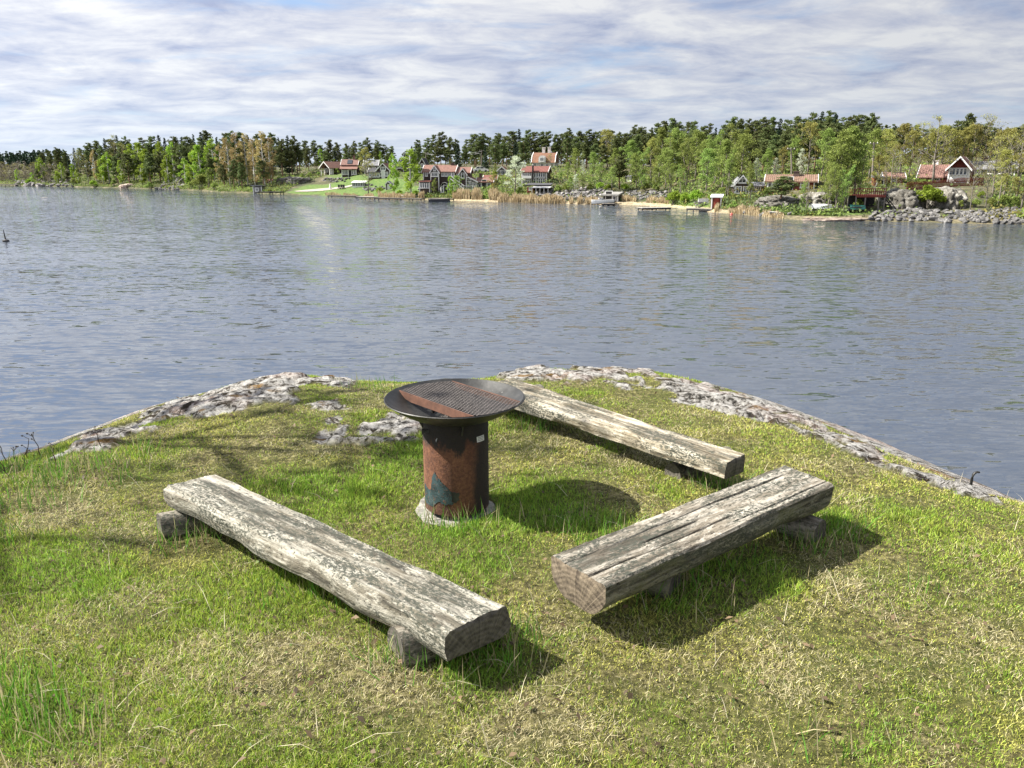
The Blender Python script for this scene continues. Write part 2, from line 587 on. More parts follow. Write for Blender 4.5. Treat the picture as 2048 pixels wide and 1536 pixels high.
def endgrain_mat(name, a, bcol):
    m, nt, b = new_mat(name)
    t = coord(nt, 'Object')
    s = nd(nt, 'ShaderNodeSeparateXYZ', {0: t})
    yz = nd(nt, 'ShaderNodeCombineXYZ', {0: 0.0, 1: s.outputs[1], 2: math_n(nt, 'ADD', s.outputs[2], -0.02)})
    rr = nd(nt, 'ShaderNodeVectorMath', {0: yz.outputs[0]}, operation='LENGTH').outputs['Value']
    wob = noise(nt, t, 14.0, 4.0)
    rings = math_n(nt, 'SINE', math_n(nt, 'ADD', math_n(nt, 'MULTIPLY', rr, 300.0), math_n(nt, 'MULTIPLY', wob, 9.0)))
    an = math_n(nt, 'ARCTAN2', s.outputs[1], math_n(nt, 'ADD', s.outputs[2], -0.05))
    rad = nd(nt, 'ShaderNodeTexNoise', {'W': math_n(nt, 'MULTIPLY', an, 7.0), 'Scale': 1.0, 'Detail': 5.0, 'Roughness': 0.7}, noise_dimensions='1D').outputs[0]
    n = math_n(nt, 'ADD', math_n(nt, 'MULTIPLY', noise(nt, t, 30.0, 6.0, 0.7), 0.55), math_n(nt, 'MULTIPLY', rad, 0.45))
    k = math_n(nt, 'ADD', math_n(nt, 'MULTIPLY', rings, 0.035), n)
    c = ramp(nt, k, [(0.38, a), (0.62, bcol)])
    put(nt, b, c, 0.9, k, 0.01)
    return m


W_LEFT = wood_mat('weathered_pale_wood', (0.36, 0.34, 0.285), (0.185, 0.165, 0.125), (0.036, 0.033, 0.025), 22, 1.0, 1.0)
W_BACK = wood_mat('bleached_wood', (0.46, 0.42, 0.34), (0.27, 0.23, 0.16), (0.055, 0.043, 0.028), 26, 5.0, 0.75)
W_RIGHT = wood_mat('grey_brown_wood', (0.38, 0.35, 0.295), (0.22, 0.19, 0.145), (0.045, 0.037, 0.027), 24, 9.0, 0.8)
W_LOG = wood_mat('old_log_wood', (0.27, 0.245, 0.20), (0.15, 0.13, 0.10), (0.04, 0.034, 0.027), 20, 13.0, 0.6, 0.5)
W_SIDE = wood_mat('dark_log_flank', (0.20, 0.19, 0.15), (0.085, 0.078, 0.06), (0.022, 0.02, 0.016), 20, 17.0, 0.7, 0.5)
E_DARK = endgrain_mat('dark_end_grain', (0.035, 0.03, 0.024), (0.15, 0.135, 0.11))
E_WARM = endgrain_mat('warm_end_grain', (0.04, 0.029, 0.019), (0.22, 0.175, 0.12))


def slab_seat(name, parent_args, corners, ztop, thick, shape, wood, endm, wob, cracks, seed, under=None):
    """corners: photo pixels of the top face (end A near side, end A far side, end B near side, end B far side)"""
    A0, A1, B0, B1 = [on_plane(px, py, ztop) for px, py in corners]
    ca, cb = (A0 + A1) / 2, (B0 + B1) / 2
    mid = (ca + cb) / 2
    ax = (cb - ca).normalized()
    rz = math.atan2(ax.y, ax.x)
    root = thing(*parent_args, loc=(mid.x, mid.y, 0), rot=rz)
    inv = (Matrix.Translation((mid.x, mid.y, 0)) @ Matrix.Rotation(rz, 4, 'Z')).inverted()
    a0, a1, b0, b1 = [inv @ p for p in (A0, A1, B0, B1)]
    us = sorted(set([0, .03, .08] + [i / 12 for i in range(2, 11)] + [.92, .97, 1] + [c[0] + o for c in cracks for o in (-.02, -.008, 0, .008, .02)]))
    nt_ = 96
    vs, fs = [], []
    nb = 15 if shape == 'round' else 9
    for i in range(nt_):
        t = i / (nt_ - 1)
        L, Rr = a0.lerp(b0, t), a1.lerp(b1, t)
        e = min(t, 1 - t)
        k = smooth(0, 0.04, e)
        wl = (mnoise.noise(Vector((t * 5.5, seed, 1))) * 0.9 + mnoise.noise(Vector((t * 14, seed, 2))) * 0.35) * wob
        wr = (mnoise.noise(Vector((t * 5.0, seed, 5))) * 0.9 + mnoise.noise(Vector((t * 13, seed, 6))) * 0.35) * wob
        L = L + Vector((0, wl, 0))
        Rr = Rr + Vector((0, wr, 0))
        ring = []
        for u in us:
            p = L.lerp(Rr, u)
            z = ztop + (0.002 + 0.38 * wob) * mnoise.noise(Vector((t * 9, u * 3, seed))) + 0.005 * mnoise.noise(Vector((t * 3, u * 22, seed + 9)))
            if u in (0, 1):
                z -= 0.010
            for cu_, t0, t1, dep in cracks:
                if t0 < t < t1:
                    f = math.exp(-((u - cu_) / 0.008) ** 2)
                    z -= dep * f * min(1, 14 * min(t - t0, t1 - t))
            ring.append(Vector((p.x, p.y, z)))
        w = (Rr - L).y
        th = thick * (1 + 0.10 * mnoise.noise(Vector((t * 4, seed, 11))))
        for j in range(1, nb + 1):
            v = j / (nb + 1)            # from the far edge underneath to the near edge
            if shape == 'round':
                an = math.pi * v
                y = Rr.y - w * (0.5 - 0.5 * math.cos(an)) * 1.0
                z = ztop - 0.01 - th * math.sin(an) ** 0.46
            elif shape == 'waney':      # sides flare outwards below the top
                lut = [(0.15, 1.03, 0.30), (0.25, 1.06, 0.62), (0.34, 1.05, 0.92), (0.42, 0.9, 1.0), (0.5, 0.5, 1.0), (0.6, 0.1, 1.0), (0.7, -0.01, 0.97), (0.8, -0.06, 0.66), (0.9, -0.055, 0.22)]
                _, q, dz = lut[j - 1]
                y = L.y + w * q
                z = ztop - th * dz
            else:                       # squared beam
                lut = [(1.03, .2), (1.05, .55), (1.02, .9), (0.9, 1.0), (0.5, 1.03), (0.1, 1.0), (-0.01, .9), (-0.03, .55), (-0.02, .2)]
                q, dz = lut[j - 1]
                y = L.y + w * q
                z = ztop - th * dz
            nz = Vector((t * 7, v * 5, seed + 20))
            ring.append(Vector(((L.x + Rr.x) / 2 + (Rr.x - L.x) * ((y - L.y) / w - 0.5 if w else 0), y + 0.014 * mnoise.noise(nz) * (1 if shape != 'square' else 1.3), z + 0.014 * mnoise.noise(nz + Vector((3, 3, 3))))))
        vs.append(ring)
    n = len(vs[0])
    mb = MB()
    mb.add([p for r in vs for p in r], [(i * n + k, i * n + (k + 1) % n, (i + 1) * n + (k + 1) % n, (i + 1) * n + k) for i in range(nt_ - 1) for k in range(n)], 0)
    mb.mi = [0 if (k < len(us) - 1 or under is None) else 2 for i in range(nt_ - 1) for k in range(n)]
    for idx, flip in ((0, False), (nt_ - 1, True)):
        r = vs[idx]
        c = sum(r, Vector()) / n
        sgn = 1 if flip else -1
        inner = [c + (p - c) * 0.55 + Vector((sgn * 0.006, 0, 0)) for p in r]
        base = [Vector(p) for p in r]
        fsx = []
        for k in range(n):
            q = (k, (k + 1) % n, n + (k + 1) % n, n + k)
            fsx.append(q if flip else q[::-1])
            q = (n + k, n + (k + 1) % n, 2 * n)
            fsx.append(q if flip else q[::-1])
        mb.add(base + inner + [c + Vector((sgn * 0.008, 0, 0))], fsx, 1)
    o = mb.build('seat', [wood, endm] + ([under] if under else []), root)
    me = o.data
    bm = bmesh.new()
    bm.from_mesh(me)
    bmesh.ops.recalc_face_normals(bm, faces=bm.faces)
    bm.to_mesh(me)
    bm.free()
    me.polygons.foreach_set('use_smooth', [True] * len(me.polygons))
    me.set_sharp_from_angle(angle=R(38))
    return root, inv


def support_log(root, inv, p0, p1, r, seed, wood=None, name='support_log'):
    """p0, p1 world end points of a short round log half sunk in the turf"""
    P0, P1 = Vector(p0), Vector(p1)
    for q in (P0, P1):      # bedded in the turf
        q.z = float(ground_z(np.array([q.x]), np.array([q.y]), np.zeros(1))[0]) + r * 0.42
    ax = (P1 - P0)
    L = ax.length
    mid = (P0 + P1) / 2
    n, m = 18, 14
    vs = []
    for i in range(m):
        t = i / (m - 1)
        for k in range(n):
            a = 2 * math.pi * k / n
            rr = r * (1 + 0.10 * mnoise.noise(Vector((math.cos(a) * 1.5, math.sin(a) * 1.5, seed + t * 1.5))) + 0.05 * mnoise.noise(Vector((math.cos(a) * 5, math.sin(a) * 5, seed + t * 3))))
            vs.append(Vector(((t - .5) * L, rr * math.cos(a), rr * math.sin(a))))
    fs = [(i * n + k, (i + 1) * n + k, (i + 1) * n + (k + 1) % n, i * n + (k + 1) % n) for i in range(m - 1) for k in range(n)]
    mb = MB().add(vs, fs, 0)
    for i, s in ((0, -1), (m - 1, 1)):
        rg = vs[i * n:(i + 1) * n]
        c = Vector((rg[0].x - s * 0.012, 0, 0))
        fx = [((k + 1) % n, k, n) if s > 0 else (k, (k + 1) % n, n) for k in range(n)]
        fx = [f[::-1] for f in fx]
        mb.add(rg + [c], fx, 1)
    o = mb.build(name, [wood or W_LOG, E_DARK], root, smooth=True)
    o.data.set_sharp_from_angle(angle=R(50))
    rot = Matrix.Rotation(math.atan2(ax.y, ax.x), 4, 'Z') @ Matrix.Rotation(-math.atan2(ax.z, math.hypot(ax.x, ax.y)), 4, 'Y')
    o.matrix_local = inv @ Matrix.Translation(mid) @ rot
    return o


# bench at the left: waney plank on two logs
ZL = 0.215
benchL, inv = slab_seat('log_bench', ('log_bench', 'pale wavy-edged log bench with a dark cut end, left of the fire pit', 'bench'),
                        [(333, 970), (432, 947), (898, 1262), (1012, 1212)], ZL, 0.115, 'waney', W_LEFT, E_DARK, 0.020,
                        [(0.36, 0.18, 0.42, 0.010), (0.30, 0.62, 0.98, 0.012), (0.72, 0.5, 0.9, 0.007)], 1.5)
support_log(benchL, inv, on_plane(318, 1050, 0.042), on_plane(505, 1008, 0.042), 0.074, 2.0)
support_log(benchL, inv, on_plane(792, 1310, 0.030), on_plane(985, 1250, 0.024), 0.080, 5.0)
# bench at the right: half log, flat side up
ZR = 0.26
benchR, inv = slab_seat('log_bench', ('log_bench', 'grey half-log bench with a round rusty-brown cut end, right of the fire pit', 'bench'),
                        [(1102, 1110), (1211, 1172), (1566, 930), (1668, 968)], ZR, 0.14, 'round', W_RIGHT, E_WARM, 0.003,
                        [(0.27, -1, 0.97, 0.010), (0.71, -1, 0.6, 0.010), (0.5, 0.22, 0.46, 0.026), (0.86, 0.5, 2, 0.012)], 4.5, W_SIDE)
support_log(benchR, inv, on_plane(1640, 1058, 0.048), on_plane(1500, 1012, 0.048), 0.076, 8.0)
support_log(benchR, inv, on_plane(1350, 1172, 0.045), on_plane(1165, 1120, 0.045), 0.076, 11.0)
# bench at the back: squared beam
ZB = 0.205
benchB, inv = slab_seat('log_bench', ('log_bench', 'bleached squared beam bench behind the fire pit, low along the rock', 'bench'),
                        [(955, 770), (1026, 756), (1452, 925), (1491, 909)], ZB, 0.10, 'square', W_BACK, E_DARK, 0.012,
                        [(0.4, 0.1, 0.7, 0.008), (0.75, 0.3, 0.95, 0.007)], 7.5)
support_log(benchB, inv, on_plane(1345, 940, 0.035), on_plane(1455, 905, 0.035), 0.062, 14.0, name='support_log')
support_log(benchB, inv, on_plane(995, 805, 0.035), on_plane(1080, 785, 0.035), 0.062, 15.0, name='support_log')


# ---------------------------------------------------------------- loose stones
ROCKM = None


def rock_mat(name, a, b_, c, scale=2.0):
    m, nt, b = new_mat(name)
    oi = nd(nt, 'ShaderNodeObjectInfo')
    p = nd(nt, 'ShaderNodeTexCoord').outputs['Object']
    off = nd(nt, 'ShaderNodeVectorMath', {0: p, 1: oi.outputs['Location']}, operation='ADD').outputs[0]
    n = noise(nt, off, scale, 8.0, 0.68)
    n2 = noise(nt, off, scale * 5, 6.0, 0.7)
    col = ramp(nt, math_n(nt, 'ADD', math_n(nt, 'MULTIPLY', n, .55), math_n(nt, 'MULTIPLY', n2, .45)), [(0.36, a), (0.5, b_), (0.64, c)])
    hs = nd(nt, 'ShaderNodeHueSaturation', {'Value': math_n(nt, 'ADD', math_n(nt, 'MULTIPLY', oi.outputs['Random'], 0.7), 0.62), 'Color': col})
    put(nt, b, hs.outputs[0], 0.9, n2, 0.05)
    b.inputs['Specular IOR Level'].default_value = 0.25
    return m


GRANITE = rock_mat('grey_granite', (0.12, 0.11, 0.10), (0.30, 0.28, 0.26), (0.52, 0.49, 0.45))


def stone_mesh(seed, mat, sub=1, flat=0.75):
    rs = random.Random(seed)
    bm = bmesh.new()
    bmesh.ops.create_icosphere(bm, subdivisions=sub, radius=0.5)
    off = Vector((seed * 3.7, seed * 1.3, seed * 2.1))
    sx, sy = rs.uniform(.8, 1.25), rs.uniform(.7, 1.1)
    planes = [(Vector((rs.gauss(0, 1), rs.gauss(0, 1), rs.gauss(0, .8))).normalized(), rs.uniform(.28, .42)) for _ in range(7)]
    for v in bm.verts:
        p = v.co.copy()
        for nrm, d in planes:
            k = p.dot(nrm) - d
            if k > 0:
                p -= nrm * k
        p *= 1 + 0.22 * mnoise.noise(p * 2.6 + off)
        v.co = Vector((p.x * sx, p.y * sy, p.z * flat))
    me = bpy.data.meshes.new('stone')
    bm.to_mesh(me)
    bm.free()
    me.materials.append(mat)
    return me


LICHEN = rock_mat('lichened_rock', (0.06, 0.055, 0.05), (0.34, 0.32, 0.29), (0.66, 0.64, 0.60), 5.0)
p = on_plane(1392, 942, 0.03)
p.z = float(ground_z(np.array([p.x]), np.array([p.y]), np.zeros(1))[0]) + 0.035
tag(link('stone', stone_mesh(91, LICHEN, 3), None, (p.x, p.y, p.z), (0.3, 0.2, 0.6), (0.17, 0.13, 0.16)), 'whitish stone wedged in the turf below the squared beam bench', 'stone')

# ================================================================== FIRE PIT
BASE = on_plane(914, 1003, 0.02)
bf = BASE.y * CP - (0.02 - CAM_H) * SP
TUBE_R = 64.0 / F_PX * bf
# rim height over the tube from the photo
zz = np.linspace(0.3, 1.0, 1401)
RIM_Z = float(zz[np.argmin(np.abs(to_px(np.full_like(zz, BASE.x), np.full_like(zz, BASE.y), zz)[1] - 795))])
rf = BASE.y * CP - (RIM_Z - CAM_H) * SP
BOWL_R = 139.0 / F_PX * rf
pit = thing('fire_pit', 'black steel fire bowl with a rusty grate on a rusted tube', 'fire pit', (BASE.x, BASE.y, 0))
BOWL_D = 0.128

# rust of the tube: sooty paint towards the bowl, orange-brown rust below
m, nt, b = new_mat('rusted_tube')
P = nd(nt, 'ShaderNodeTexCoord').outputs['Object']
sz = nd(nt, 'ShaderNodeSeparateXYZ', {0: P}).outputs[2]
n1 = noise(nt, coord(nt, 'Object', (1, 1, 0.45)), 10.0, 9.0, 0.68)
n2 = noise(nt, P, 60.0, 6.0, 0.7)
rust = ramp(nt, math_n(nt, 'ADD', math_n(nt, 'MULTIPLY', n1, .5), math_n(nt, 'MULTIPLY', n2, .5)),
            [(0.36, (0.055, 0.024, 0.014)), (0.48, (0.115, 0.046, 0.024)), (0.58, (0.19, 0.082, 0.040)), (0.68, (0.27, 0.135, 0.066))])
edge = math_n(nt, 'ADD', sz, math_n(nt, 'MULTIPLY', math_n(nt, 'SUBTRACT', n1, 0.5), 0.34))
soot = ramp(nt, edge, [(0.365, 0.0), (0.40, 0.95)])
foot = ramp(nt, edge, [(0.03, 0.6), (0.07, 0.0)])
colr = mixc(nt, soot, rust, (0.012, 0.011, 0.010))
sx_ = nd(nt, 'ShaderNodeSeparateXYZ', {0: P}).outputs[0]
side = ramp(nt, math_n(nt, 'ADD', sx_, math_n(nt, 'MULTIPLY', math_n(nt, 'SUBTRACT', n1, 0.5), 0.14)), [(0.085, 0.0), (0.125, 0.92)])  # shade of the drum's right flank, painted dark into the colour
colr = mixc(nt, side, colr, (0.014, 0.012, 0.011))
colr = mixc(nt, foot, colr, (0.05, 0.022, 0.012))
put(nt, b, colr, 0.82, n2, 0.004)
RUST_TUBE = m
m, nt, b = new_mat('black_steel')
P = nd(nt, 'ShaderNodeTexCoord').outputs['Object']
n = noise(nt, P, 7.0, 7.0, 0.7)
n2 = noise(nt, P, 45.0, 4.0, 0.7)
c = ramp(nt, n, [(0.35, (0.018, 0.018, 0.017)), (0.55, (0.045, 0.045, 0.043)), (0.7, (0.09, 0.085, 0.078))])
c = mixc(nt, ramp(nt, n2, [(0.68, 0.0), (0.74, 0.7)]), c, (0.45, 0.43, 0.40))
put(nt, b, c, 0.48, n, 0.003)
b.inputs['Metallic'].default_value = 0.35
STEEL = m
GRATE_M = simple_mat('rusty_grate', (0.115, 0.10, 0.092), 0.7, 0.45, 30.0)
BAR_M = simple_mat('rusty_flat_bar', (0.12, 0.055, 0.034), 0.75, 0.4, 14.0, 0.003)
m, nt, b = new_mat('faded_teal_paint')
P = nd(nt, 'ShaderNodeTexCoord').outputs['Object']
n1_ = noise(nt, P, 16.0, 8.0, 0.7)
n2_ = noise(nt, P, 70.0, 6.0, 0.75)
c = ramp(nt, n1_, [(0.36, (0.014, 0.026, 0.028)), (0.52, (0.030, 0.060, 0.066)), (0.66, (0.060, 0.095, 0.10))])
c = mixc(nt, ramp(nt, n2_, [(0.57, 0.0), (0.62, 0.9)]), c, (0.16, 0.065, 0.032))
put(nt, b, c, 0.55, n2_, 0.004)
TEAL = m
WHITE_S = simple_mat('white_sticker', (0.62, 0.62, 0.60), 0.5, 0.12, 60.0)
INK = simple_mat('sticker_print', (0.18, 0.18, 0.18), 0.6, 0.1)
CHAR = simple_mat('charcoal', (0.014, 0.013, 0.012), 0.9, 0.5, 30.0, 0.01)
ASH = simple_mat('wood_ash', (0.10, 0.09, 0.08), 0.95, 0.7, 40.0, 0.01)
CONC = simple_mat('pale_concrete', (0.26, 0.25, 0.215), 0.9, 0.6, 22.0, 0.015)

tube_top = RIM_Z - BOWL_D * 0.80
mb = MB()
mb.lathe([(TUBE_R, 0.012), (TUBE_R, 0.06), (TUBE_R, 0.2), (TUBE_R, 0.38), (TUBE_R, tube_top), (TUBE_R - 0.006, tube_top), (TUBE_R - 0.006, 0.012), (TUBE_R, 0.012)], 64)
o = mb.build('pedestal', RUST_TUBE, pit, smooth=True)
o.data.set_sharp_from_angle(angle=R(40))
# bowl, spherical cap with a rolled lip
prof = []
Rs = (BOWL_R ** 2 + BOWL_D ** 2) / (2 * BOWL_D)
a_max = math.asin(BOWL_R / Rs)
for i in range(17):
    a = a_max * i / 16
    prof.append((max(Rs * math.sin(a), 1e-4), RIM_Z - BOWL_D + Rs * (1 - math.cos(a))))
outer = prof[:]
lip = [(BOWL_R + 0.004, RIM_Z + 0.002), (BOWL_R + 0.001, RIM_Z + 0.006), (BOWL_R - 0.005, RIM_Z + 0.004)]
inner = [(max(r - 0.004, 1e-4), z + 0.007) for r, z in prof[::-1]]
mb = MB().lathe(outer + lip + inner, 96)
o = mb.build('bowl', STEEL, pit, smooth=True)
o.data.set_sharp_from_angle(angle=R(60))
# four gusset plates between tube and bowl
for ang in (-165, -75, 15, 105):
    g = MB()
    a = R(ang)
    M = Matrix.Rotation(a, 4, 'Z')
    r0, r1 = TUBE_R - 0.001, TUBE_R + 0.028
    zt = lambda r: RIM_Z - BOWL_D + Rs * (1 - math.sqrt(max(0, 1 - (r / Rs) ** 2))) - 0.002
    pts = [(r0, zt(r0)), (r1, zt(r1)), (r0, zt(r0) - 0.05)]
    vs = [M @ Vector((r, s * 0.003, z)) for s in (-1, 1) for r, z in pts]
    g.add(vs, [(0, 2, 1), (3, 4, 5), (0, 1, 4, 3), (1, 2, 5, 4), (2, 0, 3, 5)])
    g.build('gusset', STEEL, pit)
# grate: expanded metal between two chords
GZ = RIM_Z - 0.006
ch = [on_plane(x, y, GZ) - Vector((BASE.x, BASE.y, 0)) for x, y in ((800, 783), (940, 829), (888, 757), (1032, 804))]
gd = ((ch[1] - ch[0]).normalized() + (ch[3] - ch[2]).normalized()).normalized()
gd.z = 0
gn = Vector((-gd.y, gd.x, 0))
o0 = (ch[0].dot(gn) + ch[1].dot(gn)) / 2
o1 = (ch[2].dot(gn) + ch[3].dot(gn)) / 2
o0, o1 = min(o0, o1), max(o0, o1)
RG = BOWL_R - 0.010
gm = MB()


def clip_seg(p, d, lo, hi):
    """clip the line p+t*d to the circle RG and to the band o0..o1 (2-D)"""
    bq = p.dot(d)
    cq = p.dot(p) - RG * RG
    disc = bq * bq - cq
    if disc <= 0:
        return None
    t0, t1 = -bq - math.sqrt(disc), -bq + math.sqrt(disc)
    pn, dn = p.dot(gn), d.dot(gn)
    if abs(dn) > 1e-6:
        ta, tb = sorted(((o0 - pn) / dn, (o1 - pn) / dn))
        t0, t1 = max(t0, ta), min(t1, tb)
    return (t0, t1) if t1 - t0 > 0.01 else None


for sgn in (1, -1):
    d = (gd * math.cos(R(60)) + gn * sgn * math.sin(R(60))).normalized()
    nn = Vector((-d.y, d.x, 0))
    for i in range(-32, 33):
        p = nn * (i * 0.0185)
        t = clip_seg(p, d, 0, 0)
        if not t:
            continue
        q0, q1 = p + d * t[0], p + d * t[1]
        w = nn * 0.0019
        zb, zt2 = GZ - 0.0002 + sgn * 0.0004, GZ + 0.0014 + sgn * 0.0004
        vs = [Vector((q.x, q.y, z)) + s * w for q in (q0, q1) for z in (zb, zt2) for s in (-1, 1)]
        gm.add(vs, [(0, 1, 5, 4), (2, 6, 7, 3), (0, 4, 6, 2), (1, 3, 7, 5), (0, 2, 3, 1), (4, 5, 7, 6)])
gm.build('grate', GRATE_M, pit)
for off, hh in ((o0 - 0.003, 0.040), (o1 + 0.003, 0.030)):
    L = math.sqrt(RG * RG - off * off) - 0.008
    bm_ = MB()
    nseg = 12
    vs = []
    for i in range(nseg + 1):
        s = -L + 2 * L * i / nseg
        for w in (-0.002, 0.002):
            r = math.hypot(s, off)
            zlow = max(GZ - hh, RIM_Z - BOWL_D + Rs * (1 - math.sqrt(1 - (r / Rs) ** 2)) + 0.009)
            q = gd * s + gn * (off + w)
            vs += [Vector((q.x, q.y, zlow)), Vector((q.x, q.y, GZ + 0.004))]
    fs = []
    for i in range(nseg):
        k = i * 4
        fs += [(k, k + 1, k + 5, k + 4), (k + 2, k + 6, k + 7, k + 3), (k + 1, k + 3, k + 7, k + 5), (k, k + 4, k + 6, k + 2)]
    fs += [(0, 2, 3, 1), (nseg * 4, nseg * 4 + 1, nseg * 4 + 3, nseg * 4 + 2)]
    bm_.add(vs, fs).build('grate_bar', BAR_M, pit)


def on_tube(px, py, extra=0.0):
    """point where the photo pixel meets the tube"""
    d = ray(px, py)
    c = Vector((BASE.x, BASE.y))
    o2 = Vector((0, 0)) - c
    dd = Vector((d.x, d.y))
    A, Bq, Cq = dd.dot(dd), 2 * o2.dot(dd), o2.dot(o2) - (TUBE_R + extra) ** 2
    t = (-Bq - math.sqrt(max(Bq * Bq - 4 * A * Cq, 0))) / (2 * A)
    q = Vector((0, 0, CAM_H)) + d * t
    return q - Vector((BASE.x, BASE.y, 0))


def tube_patch(name, outline, mat, th, parent):
    """thin curved piece lying on the tube; outline in photo pixels turned into angle and height"""
    pts = [on_tube(x, y) for x, y in outline]
    ah = [(math.atan2(q.y, q.x), q.z) for q in pts]
    bm = bmesh.new()
    bv = [bm.verts.new((a, z, 0)) for a, z in ah]
    f = bm.faces.new(bv)
    if f.normal.z < 0:
        f.normal_flip()
    bmesh.ops.triangulate(bm, faces=bm.faces[:])
    for _ in range(2):
        bmesh.ops.subdivide_edges(bm, edges=[e for e in bm.edges if abs(e.verts[0].co.x - e.verts[1].co.x) > 0.12], cuts=1)
    bmesh.ops.triangulate(bm, faces=bm.faces[:])
    r = bmesh.ops.extrude_face_region(bm, geom=bm.faces[:])
    for v in r['geom']:
        if isinstance(v, bmesh.types.BMVert):
            v.co.z = th
    for v in bm.verts:
        a, z, h = v.co
        rr = TUBE_R + 0.0004 + h
        v.co = (rr * math.cos(a), rr * math.sin(a), z)
    bmesh.ops.recalc_face_normals(bm, faces=bm.faces[:])
    me = bpy.data.meshes.new(name)
    bm.to_mesh(me)
    bm.free()
    me.materials.append(mat)
    return link(name, me, parent)


tube_patch('paint_flake', [(850.6, 966), (852, 969), (854, 974), (857, 978), (861, 980), (863, 977), (863, 970), (864.5, 962), (864, 957), (866, 951), (867.5, 947), (870, 944), (871, 948), (873, 950), (874, 954), (877, 957), (880, 959), (881, 963),
                           (885, 966), (886, 969), (890, 970), (892, 974), (896, 976), (899, 981), (903, 984), (903, 990), (905, 996), (903, 1003), (908, 1006), (904, 1010), (897, 1008), (892, 1011), (888, 1008), (884, 1008), (880, 1003), (874, 1005), (870, 1010), (866, 1013),
                           (860, 1010), (855, 1008), (851, 1000)], TEAL, 0.0022, pit)
tube_patch('paint_flake', [(903.6, 985), (908, 984), (913, 986), (918, 985), (919, 990), (917, 994), (919, 999), (915, 1002), (912, 1006), (908.4, 1005), (904, 1002), (905.6, 996), (903.6, 990)], STEEL, 0.0018, pit)
st = tube_patch('sticker', [(953, 874), (967, 869), (968, 880), (954, 885)], WHITE_S, 0.0012, pit)
for k in range(3):
    y = 874.5 + 3 * k
    tube_patch('print_line', [(955.5, y + 0.6), (965.5, y - 2.9), (965.5, y - 1.9), (955.5, y + 1.6)], INK, 0.0018, st)
# hasp and bolts at the left of the tube, one foot lug with a bolt at the right
hp = on_tube(857, 862)
mb = MB()
mb.box(-0.030, 0.004, -0.006, 0.004, -0.008, 0.008)
mb.tube([(-0.030, 0, 0.012), (-0.030, 0, -0.018)], 0.005, 8)
mb.tube([(-0.016, -0.012, 0.0), (-0.016, 0.012, 0.0)], 0.004, 6)
mb.build('hasp', STEEL, pit, loc=hp)
q = on_tube(871, 880)
MB().add([(0, 0, 0), (0.010, -0.006, 0.014), (0.004, -0.010, -0.010)], [(0, 1, 2), (0, 2, 1)]).build('paint_curl', WHITE_S, pit, loc=q)
mb = MB()
mb.box(-0.02, 0.022, -0.02, 0.02, 0.016, 0.022)
mb.tube([(0.006, -0.004, 0.02), (0.006, -0.004, 0.034)], 0.008, 6)
mb.build('foot_lug', STEEL, pit, loc=(TUBE_R * 0.80, -TUBE_R * 0.66, 0))
# ash bed and charred sticks
mb = MB().lathe([(0.001, 0.012), (0.05, 0.011), (0.10, 0.004), (0.14, 0.0005)], 28)
mb.v = [(x, y, z + 0.010 * mnoise.noise(Vector((x * 30, y * 30, 2)))) for x, y, z in mb.v]
mb.build('ash', ASH, pit, smooth=True, loc=(0, 0, RIM_Z - BOWL_D + 0.0075))
rs = random.Random(4)
mb = MB()
for i in range(26):
    a, r = rs.uniform(0, 6.28), rs.uniform(0.0, 0.15)
    c = Vector((r * math.cos(a), r * math.sin(a), RIM_Z - BOWL_D + Rs * (1 - math.cos(math.asin(r / Rs))) + 0.014))
    d = Vector((rs.uniform(-1, 1), rs.uniform(-1, 1), rs.uniform(-.25, .25))).normalized() * rs.uniform(0.008, 0.05)
    mb.tube([c - d, c, c + d], [0.006, 0.008, 0.005], 5)
tag(mb.build('charcoal', CHAR, pit), kind='stuff')
# concrete footing, almost level with the turf
GZ0 = float(ground_z(np.array([BASE.x]), np.array([BASE.y]), np.zeros(1))[0])
bm = bmesh.new()
n = 40
for k in range(n):
    a = 2 * math.pi * k / n
    rr = TUBE_R * (1.33 + 0.36 * mnoise.noise(Vector((math.cos(a) * 1.4, math.sin(a) * 1.4, 3))))
    bm.verts.new((rr * math.cos(a), rr * math.sin(a), GZ0 + 0.002))
f = bm.faces.new(bm.verts[:])
r = bmesh.ops.inset_region(bm, faces=[f], thickness=0.012)
for v in bm.verts:
    if v.co.length < 0.01:
        pass
ext = bmesh.ops.extrude_face_region(bm, geom=[e for e in bm.edges if e.is_boundary])
for v in ext['geom']:
    if isinstance(v, bmesh.types.BMVert):
        v.co.z = -0.10
for v in f.verts:
    v.co.z = GZ0 + 0.009
bmesh.ops.recalc_face_normals(bm, faces=bm.faces[:])
me = bpy.data.meshes.new('footing')
bm.to_mesh(me)
bm.free()
me.materials.append(CONC)
link('footing', me, pit)

# iron mooring hook set in the rock rim at the right
q = on_plane(1941, 975, -0.2)
mb = MB()
mb.tube([(0, 0, -0.10), (0, 0, 0.06), (0.003, 0, 0.085), (0.012, 0, 0.098), (0.026, 0, 0.104), (0.04, 0, 0.101)], [0.009, 0.008, 0.008, 0.008, 0.007, 0.006], 10)
tag(mb.build('mooring_hook', STEEL, smooth=True, loc=(q.x, q.y, q.z)), 'bent dark iron mooring hook standing in the rock rim', 'hook')

